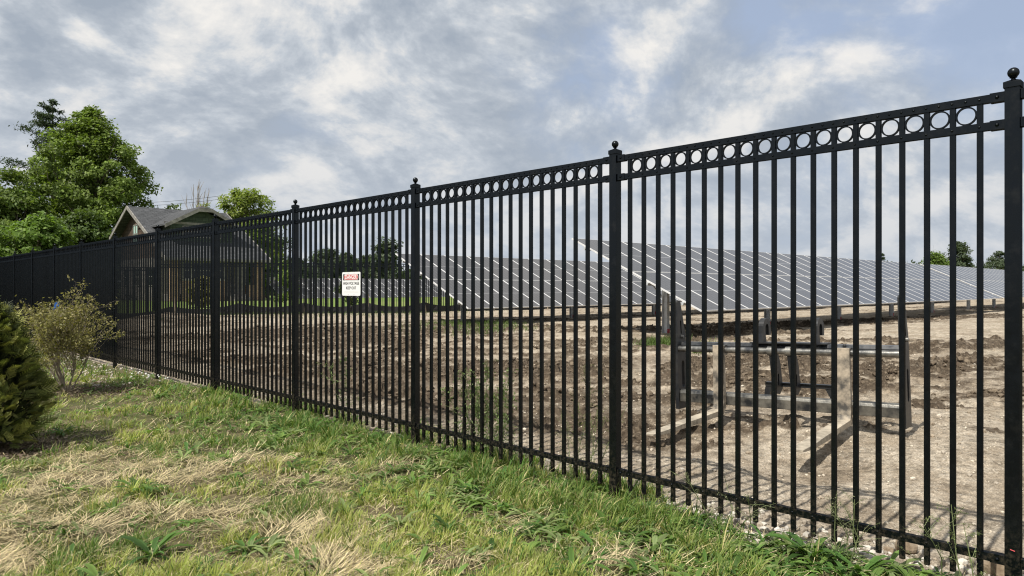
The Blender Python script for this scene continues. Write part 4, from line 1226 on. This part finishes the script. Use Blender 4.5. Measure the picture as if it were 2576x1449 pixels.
def cat(*a): 
    off = 0; Vs = []; Fs = []; Cs_ = []
    for V_, F_, C_ in a:
        Vs.append(V_); Fs.append(F_+off); Cs_.append(C_); off += len(V_)
    return np.concatenate(Vs), np.concatenate(Fs), np.concatenate(Cs_)
def hgt(x, y): return full_h(x, y)[0]
rng = np.random.default_rng(101)
tx, ty, tr_ = sample(42000, 3.0, 48, rng)
k = on_lawn(tx, ty); tx, ty, tr_ = tx[k], ty[k], tr_[k]
nb = 11
sig = 0.030*np.maximum(1, tr_/5)**0.75
oaz = rng.uniform(0, 6.28, (len(tx), nb)); orad = np.abs(rng.normal(size=(len(tx), nb)))*sig[:, None]
x = (tx[:, None]+np.cos(oaz)*orad).ravel(); y = (ty[:, None]+np.sin(oaz)*orad).ravel(); oaz = oaz.ravel()
tuv = np.repeat(rng.random(len(tx)), nb); tgt = np.repeat(rng.uniform(0.55, 1.25, len(tx)), nb)
r_ = np.hypot(x, y); ol = (orad/sig[:, None]).ravel()
k = on_lawn(x, y); x, y, r_, oaz, tuv, tgt, ol = x[k], y[k], r_[k], oaz[k], tuv[k], tgt[k], ol[k]
sm = straw_mask(x, y); mu = mulch_mask(x, y)
tuft = fbm(x, y, 3.2, 3, .5, 21)
strip = sst(3.95, 4.15, x)*sst(10.5, 12.5, y)
sparse_r = sst(3.75, 4.05, x)*(1-sst(1.9, 2.9, y))*0.75
keep = rng.random(len(x)) < (1-0.93*sst(0.25, 0.65, sm))*(1-0.95*mu)*(0.28+0.85*sst(0.38, 0.56, tuft))*(1-0.9*strip)*(1-sparse_r)
x, y, r_, sm, tuft, oaz, tuv, tgt, ol = x[keep], y[keep], r_[keep], sm[keep], tuft[keep], oaz[keep], tuv[keep], tgt[keep], ol[keep]
n = len(x); z = hgt(x, y)
lush = fbm(x, y, 0.8, 3, .5, 31); nearf = sst(3.0, 4.0, x)
h_ = (0.032+0.085*sst(0.40, 0.68, tuft)*rng.uniform(0.5, 1.2, n)+0.025*rng.random(n))*(1+0.55*nearf*(0.2+tuv))*tgt
coarse = (rng.random(n) < 0.10+0.3*nearf)
wd = 0.0042*(1+0.9*coarse)*np.maximum(1, r_/5.0)**0.62*rng.uniform(0.7, 1.4, n)
g1 = np.array([0.23, 0.325, 0.07]); g2 = np.array([0.40, 0.45, 0.12]); g3 = np.array([0.055, 0.115, 0.026]); dry = np.array([0.58, 0.50, 0.25])
u = np.clip(0.6*tuv+0.4*rng.random(n), 0, 1)[:, None]
yel = (sst(0.42, 0.62, fbm(x, y, 0.9, 4, .5, 41))*(1-0.75*nearf))[:, None]
c = g1*(1-u)+g3*u
c = c*(1-yel)+g2*yel*(0.7+0.5*u)
dr = (rng.random(n) < 0.11+0.30*sm)[:, None]
c = np.where((coarse & (rng.random(n) < 0.75))[:, None], np.array([0.075, 0.145, 0.03])*(0.6+0.9*u), c)
c = np.where(dr, dry*(0.6+0.6*rng.random((n, 1))), c)
A = strands(x, y, z-0.005, h_, wd, oaz+rng.normal(size=n)*0.6, np.clip(0.12+0.38*ol+rng.uniform(0, 0.45, n), 0, 1.35), c.astype(np.float32))
tag(link('grass', npmesh('grass', A[0], A[1], [MATS['grass_blade']], A[2])), 'patchy green and yellowing grass of the verge before the fence', 'grass', kind='stuff')
# straw and dead thatch lying flat
x, y, r_ = sample(250000, 3.0, 26, rng)
k = on_lawn(x, y); x, y, r_ = x[k], y[k], r_[k]
sm = straw_mask(x, y)
keep = rng.random(len(x)) < 0.17*(1-sst(7, 18, r_))+0.83*sst(0.25, 0.6, sm)
x, y, r_, sm = x[keep], y[keep], r_[keep], sm[keep]
n = len(x); z = hgt(x, y)+rng.uniform(0.002, 0.035, n)*(0.4+sm)
az = (fbm(x, y, 1.6, 3, .5, 51)*16.0)+rng.normal(size=n)*0.45
ln = 0.06+0.26*rng.random(n)**1.5
cc = np.array([0.80, 0.67, 0.41])*rng.uniform(0.2, 1.1, (n, 1))*np.array([1, 1, 1])+rng.normal(size=(n, 1))*np.array([.02, .02, .01])
A = strands(x, y, z, ln, 0.0038*np.maximum(1, r_/5)**0.8*rng.uniform(.7, 1.3, n), az, rng.uniform(1.9, 2.6, n), np.clip(cc, .02, .9).astype(np.float32), curl=0.30, seg=2)
A[0][:, 2] = np.maximum(A[0][:, 2], hgt(A[0][:, 0], A[0][:, 1])+0.003)
tag(link('straw', npmesh('straw', A[0], A[1], [MATS['straw_blade']], A[2])), 'pale dry straw thatch lying in patches on the verge', 'straw', kind='stuff')

# broad leaves: plantain and dandelion rosettes
def rosette(rng, s, n=11, base=(0.06, 0.13, 0.03)):
    Vs = []; Cs_ = []; Fs = []; off = 0
    for i in range(n):
        az = 2*math.pi*i/n+rng.normal()*0.35; l_ = s*rng.uniform(0.6, 1.2); w_ = l_*rng.uniform(0.13, 0.2); ln0 = rng.uniform(0.35, 1.05)
        d = np.array([math.cos(az), math.sin(az), 0]); sd_ = np.array([-d[1], d[0], 0])
        prof_ = [(0, .15), (.3, .75), (.6, 1.0), (.85, .6), (1, .03)]
        colr = np.array(base)*rng.uniform(0.7, 1.6)+np.array([0.03, 0.03, 0])*rng.random()
        ph = ln0
        p = np.zeros(3); last = 0; rows = []
        for u_, w0 in prof_:
            st = (u_-last)*l_; last = u_
            p = p+d*st*math.sin(ph)+np.array([0, 0, 1])*st*math.cos(ph); ph += 0.32
            rows.append((p-sd_*w_*w0*0.5+np.array([0, 0, w_*w0*0.18]), p, p+sd_*w_*w0*0.5+np.array([0, 0, w_*w0*0.18])))
        for r3 in rows: Vs += list(r3); Cs_ += [colr*1.1, colr*0.8, colr*1.1]
        for j in range(len(rows)-1):
            for q in (0, 1): Fs.append((off+3*j+q, off+3*j+q+1, off+3*j+4+q, off+3*j+3+q))
        off += 3*len(rows)
    return np.array(Vs), np.array(Fs), np.array(Cs_)
rng = np.random.default_rng(202)
parts_ = []
cnt = 0
while cnt < 2200:
    x, y, r_ = sample(1, 3.2, 14, rng); x, y = float(x[0]), float(y[0])
    if x > FX+0.1: continue
    nf = float(sst(2.6, 4.1, np.array(x)))
    if rng.random() > 0.16+0.84*nf: continue
    V, F, C_ = rosette(rng, 0.05+0.13*rng.random()**1.5, rng.integers(6, 13), base=[(0.06, 0.13, 0.03), (0.12, 0.20, 0.05), (0.17, 0.22, 0.09)][rng.integers(3)])
    z_ = float(hgt(np.array([x]), np.array([y]))[0])
    parts_.append((V+np.array([x, y, z_+0.01]), F, C_)); cnt += 1
A = cat(*parts_)
tag(link('low_weeds', npmesh('low_weeds', A[0], A[1], [MATS['leaf']], A[2].astype(np.float32), smooth=True)), 'low broadleaf weeds crowding the verge along the fence foot', 'weeds', kind='stuff')
# prominent plantain clumps, each its own plant
for i, (a, b_, s, lb) in enumerate([
        (2040, 1405, 0.26, 'large plantain clump with long ribbed leaves under the last bay of the fence'),
        (2165, 1447, 0.24, 'broad leafed plantain clump at the bottom edge near the pale stones'),
        (1530, 1330, 0.22, 'dark green plantain clump in front of the second fence post from right'),
        (1290, 1225, 0.24, 'grassy weed clump beside the fence left of the second post from right'),
        (380, 1395, 0.24, 'dark long leafed weed clump growing out of the straw at lower left'),
        (350, 1250, 0.22, 'weed clump with upright leaves in the middle of the straw patch'),
        (960, 1115, 0.22, 'spreading weed tuft close to the fence left of the third post'),
        (1440, 1450, 0.20, 'broad leaf weed at the bottom edge beside pale straw')]):
    x, y = G(a, b_); x = min(x, FX-0.06) if i in (0,) else x
    V, F, C_ = rosette(np.random.default_rng(300+i), s, 16)
    z_ = hz(x, y)
    o = link('plantain_clump', npmesh('plantain_clump', V, F, [MATS['leaf']], C_.astype(np.float32), smooth=True), None, (x, y, z_+0.005))
    tag(o, lb, 'weed', 'big weed clumps on the verge')

# tall thin weeds at the fence
def tall_weed(px_, X_, H_, seed, lb, col=(0.16, 0.22, 0.09), nst=4, wheat=False):
    rng = np.random.default_rng(seed)
    tt = (px_-1288)/1800; Y_ = X_*(CA-tt*SA)/(SA+tt*CA)
    root = empty('tall_weed', (X_, Y_, hz(X_, Y_))); tag(root, lb, 'weed', 'tall thin weeds growing through the fence')
    mb_ = MB(); Ps = []
    for s_ in range(nst):
        top = Vector((rng.normal()*0.10, rng.normal()*0.16, H_*rng.uniform(0.6, 1.0)))
        b0 = Vector((rng.normal()*0.03, rng.normal()*0.05, 0))
        mid_ = b0.lerp(top, 0.5)+Vector((rng.normal()*0.03, rng.normal()*0.03, 0))
        mb_.tube([b0, mid_, top], [0.0036, 0.003, 0.0015], MATS['weed_stem'], 4)
        for k in range(26 if not wheat else 12):
            u_ = rng.uniform(0.15, 1.0); a = b0.lerp(mid_, u_*2) if u_ < .5 else mid_.lerp(top, u_*2-1)
            e_ = a+Vector((rng.normal()*0.09, rng.normal()*0.09, rng.uniform(0.02, 0.16)))*(1.15-0.6*u_)
            mb_.tube([a, (a+e_)/2+Vector((0, 0, .01)), e_], [0.0013, 0.001, 0.0006], MATS['weed_stem'], 3)
            for q in range(7 if not wheat else 10): Ps.append(np.array(a.lerp(e_, rng.uniform(.2, 1)))+rng.normal(size=3)*0.006)
    mb_.build('stem', root)
    P_ = np.array(Ps)
    V, F, C4 = leaf_quads(P_, 0.030 if not wheat else 0.012, rng, palette(len(P_), rng, col, 0.3, (0.2, 0.24, 0.1), 0.6), up=0.3, asp=0.35)
    link('leaves', npmesh('leaves', V, F, [MATS['leaf']], C4.astype(np.float32)), root)
pbr('weed_stem', (0.16, 0.19, 0.08), 0.7)
tall_weed(1205, 4.36, 1.05, 1, 'tallest wispy green weed through the fence right of the third post', nst=5)
tall_weed(1262, 4.32, 0.90, 2, 'bushy wispy weed through the fence beside the tallest one', nst=6)
tall_weed(1165, 4.34, 0.80, 3, 'short wispy weed behind the pickets close to the third post', nst=4)
tall_weed(1475, 4.40, 0.95, 4, 'dry grass gone to seed behind the fence left of the second post', col=(0.24, 0.23, 0.10), nst=6, wheat=True)
tall_weed(1440, 4.34, 0.7, 5, 'small seeding grass tuft at the fence left of the second post', col=(0.2, 0.22, 0.09), nst=5, wheat=True)
tall_weed(880, 4.35, 1.0, 6, 'thin weed rising behind the fence below the warning sign', nst=2)
tall_weed(2420, 4.12, 0.52, 7, 'seed stalks standing before the fence left of the nearest post', col=(0.16, 0.2, 0.07), nst=3, wheat=True)
tall_weed(1835, 4.12, 0.50, 8, 'slender flower stalks before the fence under the left fork', col=(0.25, 0.26, 0.16), nst=3, wheat=True)
tall_weed(2135, 4.12, 0.45, 9, 'pale plantain stalks before the fence beside the large plantain clump', col=(0.3, 0.3, 0.2), nst=4, wheat=True)
# clover flowers
pbr('clover_white', (0.75, 0.75, 0.70), 0.7)
mb = MB(); rng = np.random.default_rng(9)
for i in range(70):
    px_ = rng.uniform(330, 470); x, y = G(px_, 948-0.06*(400-px_)+rng.normal()*7)
    if x > FX-0.05: continue
    z_ = hz(x, y)+0.09
    mb.lathe([(0.0005, -0.012), (0.013, -0.006), (0.015, 0.0), (0.010, 0.010), (0.0005, 0.013)], MATS['clover_white'], 6, T=Matrix.Translation((x, y, z_)))
tag(mb.build('clover_flowers'), 'sprinkle of white clover flowers in the grass by the far fence', 'flowers', kind='stuff')

# mulch chips below the shrubs
rng = np.random.default_rng(15)
n = 9000; x = np.concatenate([rng.normal(2.95, 0.5, n//2), rng.normal(1.3, 0.4, n//2)]); y = np.concatenate([rng.normal(12.2, 0.5, n//2), rng.normal(8.3, 0.4, n//2)])
P = np.stack([x, y, hgt(x, y)+rng.uniform(0.003, 0.02, n)], 1)
V, F, C4 = leaf_quads(P, 0.035, rng, palette(n, rng, (0.10, 0.07, 0.05), 0.4, (0.3, 0.24, 0.17), 0.5), up=1.2, asp=0.4)
tag(link('mulch', npmesh('mulch', V, F, [MATS['straw_blade']], C4.astype(np.float32))), 'brown wood mulch spread around the two shrubs', 'mulch', kind='stuff')

# ------------------------------------------------------------------ stones
def rock_mesh(rng, s, sub=2):
    import bmesh
    bm = bmesh.new(); bmesh.ops.create_icosphere(bm, subdivisions=sub, radius=1)
    pl_ = [(Vector(rand_dirs(1, rng)[0]), rng.uniform(0.55, 0.9)) for _ in range(9)]
    for v in bm.verts:
        for n_, d_ in pl_:
            q = v.co.dot(n_)
            if q > d_: v.co -= n_*(q-d_)
    V = np.array([v.co[:] for v in bm.verts])*np.array([1, rng.uniform(.7, 1), rng.uniform(.5, .8)])*s
    bm.verts.index_update()
    F = np.array([[v.index for v in f.verts] for f in bm.faces]); bm.free()
    return V, F
rng = np.random.default_rng(55)
protos = [rock_mesh(rng, 1.0, 1) for _ in range(12)]
ST = []
def scatter(n_, fx, cmin=0.006, cmax=0.03, pal=((0.55, 0.51, 0.45), (0.34, 0.29, 0.23))):
    c_ = 0
    while c_ < n_:
        x_, y_ = fx(); 
        s_ = cmin+(cmax-cmin)*rng.random()**2.2
        V, F = protos[rng.integers(12)]
        a = rng.uniform(0, 6.28); ca, sa = math.cos(a), math.sin(a)
        V2 = V*s_; V2 = np.stack([V2[:, 0]*ca-V2[:, 1]*sa, V2[:, 0]*sa+V2[:, 1]*ca, V2[:, 2]], 1)
        col_ = np.array(pal[0] if rng.random() < 0.55 else pal[1])*rng.uniform(0.7, 1.2)
        ST.append([V2, F, np.tile(col_, (len(V2), 1)), x_, y_, s_])
        c_ += 1
scatter(850, lambda: (FX+abs(rng.normal())*0.30-0.06, rng.uniform(0.6, 2.5)), 0.008, 0.040)
scatter(220, lambda: (FX+0.12+abs(rng.normal())*0.22, rng.uniform(2.5, 3.3)), 0.008, 0.035)
scatter(260, lambda: (FX+0.1+abs(rng.normal())*0.5, rng.uniform(3.0, 8)), 0.008, 0.03)
scatter(900, lambda: (FX-0.5+rng.normal()*0.4, rng.uniform(12.5, 24)), 0.012, 0.04)
scatter(3200, lambda: (FX+0.3+rng.uniform(0, 1)**1.3*5.5, rng.uniform(-0.5, 7.0)), 0.005, 0.022, ((0.52, 0.46, 0.37), (0.36, 0.30, 0.23)))
scatter(1400, lambda: (FX+1.5+rng.uniform(0, 1)*13, rng.uniform(-1, 17)), 0.010, 0.04, ((0.50, 0.44, 0.36), (0.34, 0.28, 0.21)))
xs = np.array([s_[3] for s_ in ST]); ys = np.array([s_[4] for s_ in ST]); zs = hgt(xs, ys)
off = 0; Vs = []; Fs = []; Cs_ = []
for s_, z_ in zip(ST, zs):
    Vs.append(s_[0]+np.array([s_[3], s_[4], z_+s_[5]*0.25])); Fs.append(s_[1]+off); Cs_.append(s_[2]); off += len(s_[0])
m, t, b = pbr('stone', (0.5, 0.5, 0.5), 0.85, 0, 0.2)
a_ = t.add('ShaderNodeAttribute', attribute_name='col'); oc = t.add('ShaderNodeTexCoord').outputs['Object']
t.l.new(t.mix(0.7, a_.outputs['Color'], t.ramp(t.noise(oc, 60, 4, .6), [(0.3, 0.7), (0.7, 1.2)]), 'MULTIPLY'), b.inputs['Base Color'])
tag(link('gravel', npmesh('gravel', np.concatenate(Vs), np.concatenate(Fs), [m], np.concatenate(Cs_).astype(np.float32))), 'pale limestone gravel and pebbles strewn along the fence foot', 'gravel', kind='stuff')
varied('brown_rock', (0.16, 0.115, 0.075), (0.34, 0.27, 0.19), 14, 0.9, bump=0.01, bscale=30)
for i, (a, b_, s_, lb) in enumerate([(2281, 1372, 0.075, 'brown rounded rock among white gravel under the fence left of the nearest post'),
                                 (2530-25, 1428, 0.085, 'brown angular rock at the foot of the nearest fence post'),
                                 (2236, 1378, 0.045, 'smaller tan rock leaning against the brown rounded rock')]):
    x, y = G(a, b_, 0.02); x = max(x, FX+0.03)
    V, F = rock_mesh(np.random.default_rng(500+i), s_, 3)
    me = npmesh('rock', V, F, [MATS['brown_rock']], smooth=False)
    tag(link('rock', me, None, (x, y, hz(x, y)+s_*0.35)), lb, 'rock', 'brown rocks at the fence foot')
# clods of dark earth on the churned ground
rng = np.random.default_rng(66); CL = []
n = 60000
xx = rng.uniform(6, 26, n); yy = rng.uniform(-4, 30, n)
zc = tocam(xx, yy)[1]
k = (mud_mask(xx, yy) > 0.35) & (zc > 6) & (zc < 26) & (yy < bfy(xx)-1.0)
xx, yy = xx[k][:9000], yy[k][:9000]; zz_ = hgt(xx, yy)
off = 0; Vs = []; Fs = []
for a, b_, z_ in zip(xx, yy, zz_):
    V, F = protos[rng.integers(12)]; s_ = 0.018+0.06*rng.random()**2.5
    Vs.append(V*s_*np.array([1, 1, 0.9])+np.array([a, b_, z_+s_*0.2])); Fs.append(F+off); off += len(V)
varied('earth_clod', (0.085, 0.063, 0.045), (0.20, 0.16, 0.115), 5, 0.95, spec=0.15, bump=0.01, bscale=40)
tag(link('earth_clods', npmesh('earth_clods', np.concatenate(Vs), np.concatenate(Fs), [MATS['earth_clod']])), 'dark clods of churned earth on the bare site', 'earth', kind='stuff')
# sprigs of grass on the site
rng = np.random.default_rng(67); n = 9000
cs = [G(1140, 815, 0.3), G(1190, 822, 0.3), G(1660, 872, 0.2), G(1240, 830, .3), G(1770, 885, .2), G(770, 792, 0.25), G(620, 792, .2), G(1000, 790, .3)]
ii = rng.integers(0, len(cs), n); sc_ = np.array([1.2, 1.0, .3, .8, .25, 3.0, 2.2, 3.0])[ii]
x = np.array([cs[i][0] for i in ii])+rng.normal(size=n)*sc_; y = np.array([cs[i][1] for i in ii])+rng.normal(size=n)*sc_*0.6
k = y < bfy(x)-0.2; x, y = x[k], y[k]; n = len(x)
A = strands(x, y, hgt(x, y), rng.uniform(.05, .22, n), np.full(n, 0.012), rng.uniform(0, 6.28, n), rng.uniform(.1, 1.1, n), palette(n, rng, (0.10, 0.15, 0.04), .3).astype(np.float32))
tag(link('site_grass', npmesh('site_grass', A[0], A[1], [MATS['grass_blade']], A[2])), 'sparse tufts of grass sprouting on the bare dirt', 'grass', kind='stuff')

# ------------------------------------------------------------------ arborvitae at the left edge
leafmat('cedar_leaf', trans=0.2, rough=0.6)
x, y = D(-34, 6.95)
av = empty('arborvitae_shrub', (x, y, hz(x, y))); tag(av, 'dense yellow green arborvitae shrub cut by the left edge', 'shrub')
rng = np.random.default_rng(71)
def radprof(h_): return 0.40*np.interp(h_, [0, .08, .3, .6, .85, 1], [.6, .85, 1.0, .82, .45, .05])
AH = 1.33
sprays = []
for i in range(3000):
    h_ = rng.random()**0.85*0.98+0.02; th = rng.uniform(0, 6.28)
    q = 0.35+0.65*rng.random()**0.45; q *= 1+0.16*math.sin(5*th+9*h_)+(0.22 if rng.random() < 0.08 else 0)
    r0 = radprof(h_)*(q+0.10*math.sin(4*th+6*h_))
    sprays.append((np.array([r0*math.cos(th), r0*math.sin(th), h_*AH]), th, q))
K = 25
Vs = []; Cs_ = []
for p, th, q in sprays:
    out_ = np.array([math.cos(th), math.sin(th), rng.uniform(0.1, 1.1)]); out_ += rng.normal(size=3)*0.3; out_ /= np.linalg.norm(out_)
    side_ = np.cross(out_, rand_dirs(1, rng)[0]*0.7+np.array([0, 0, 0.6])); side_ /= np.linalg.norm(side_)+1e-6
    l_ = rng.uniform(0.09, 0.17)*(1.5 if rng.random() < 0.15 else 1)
    base_c = (np.array([0.29, 0.31, 0.095]) if rng.random() < 0.5 else np.array([0.12, 0.15, 0.045])) if q > 0.82 else np.array([0.03, 0.04, 0.014])  # inner sprays near black: shade inside the shrub put into the colour
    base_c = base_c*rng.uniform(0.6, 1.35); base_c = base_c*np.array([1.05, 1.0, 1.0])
    # the stem, then alternating scale twigs
    def quad(a, b_, w_, cc_):
        d_ = b_-a; s2 = np.cross(d_, np.cross(out_, side_)); s2 /= np.linalg.norm(s2)+1e-9
        Vs.extend([a-s2*w_, a+s2*w_, b_+s2*w_*0.5, b_-s2*w_*0.5]); Cs_.extend([cc_]*4)
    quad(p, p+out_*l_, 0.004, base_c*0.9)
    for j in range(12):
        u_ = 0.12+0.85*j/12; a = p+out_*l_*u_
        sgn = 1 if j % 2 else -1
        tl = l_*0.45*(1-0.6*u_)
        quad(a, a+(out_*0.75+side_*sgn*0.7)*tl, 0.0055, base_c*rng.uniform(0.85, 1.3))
V = np.array(Vs); F = np.arange(len(V)).reshape(-1, 4)
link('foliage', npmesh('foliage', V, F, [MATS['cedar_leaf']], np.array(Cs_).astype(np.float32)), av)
mb = MB()
mb.tube([(0, 0, -0.05), (0.02, 0, 0.8), (0, 0, 1.5)], [0.035, 0.025, 0.006], MATS['bark'], 7)
for i in range(60):
    h_ = rng.uniform(0.05, .9); th = rng.uniform(0, 6.28); r0 = float(radprof(h_))*0.8
    mb.tube([(0, 0, max(0, h_*AH-0.25)), (r0*math.cos(th), r0*math.sin(th), h_*AH)], [0.008, 0.003], MATS['bark'], 4)
mb.build('trunk', av)

# ------------------------------------------------------------------ browned shrub with a blue tag
x, y = 2.72, 12.35
sh = empty('browned_shrub', (x, y, hz(x, y))); tag(sh, 'thin half dead shrub with brown leaves and bare twigs before the far fence', 'shrub')
rng = np.random.default_rng(81); mb = MB(); Ps = []
def branch(p, d, l_, r_, lev):
    e_ = p+d*l_; mid_ = (p+e_)/2+Vector(rng.normal(size=3))*l_*0.06
    mb.tube([p, mid_, e_], [r_, r_*0.8, r_*0.55], MATS['pale_bark'], 5 if lev < 2 else 3, cap=False)
    if lev >= 2:
        for _ in range(9): Ps.append(np.array(p.lerp(e_, rng.uniform(.3, 1)))+rng.normal(size=3)*0.02)
    if lev < 4:
        for _ in range(3 if lev < 3 else 2):
            nd = (d+Vector(rng.normal(size=3))*0.42+Vector((0, 0, 0.12))).normalized()
            branch(p.lerp(e_, rng.uniform(.45, 1)), nd, l_*rng.uniform(.55, .8), r_*0.55, lev+1)
for i in range(15):
    th = rng.uniform(0, 6.28); sp_ = rng.uniform(0.15, 0.75)
    d = Vector((math.cos(th)*sp_, math.sin(th)*sp_, 1)).normalized()
    branch(Vector((math.cos(th)*0.04, math.sin(th)*0.04, 0)), d, rng.uniform(.5, .78), 0.011, 0)
mb.build('branches', sh)
P = np.array(Ps); pc = palette(len(P), rng, (0.17, 0.17, 0.06), .3, (0.32, 0.27, 0.12), .8)
V, F, C4 = leaf_quads(P, 0.042, rng, pc, up=.2, asp=.45, droop=.6)
link('leaves', npmesh('leaves', V, F, [MATS['leaf']], C4.astype(np.float32)), sh)
pbr('blue_tag', (0.02, 0.10, 0.35), 0.5)
mb = MB(); mb.prism([(-.03, 0), (.03, 0.02), (.045, .09), (.01, .14), (-.035, .10)], -.002, .002, MATS['blue_tag'], 'xz')
tt = (137-1288)/1800
o = mb.build('plant_tag', sh, loc=(-0.16, -0.05, 1.22), rot=(0, R(15), R(-40)))
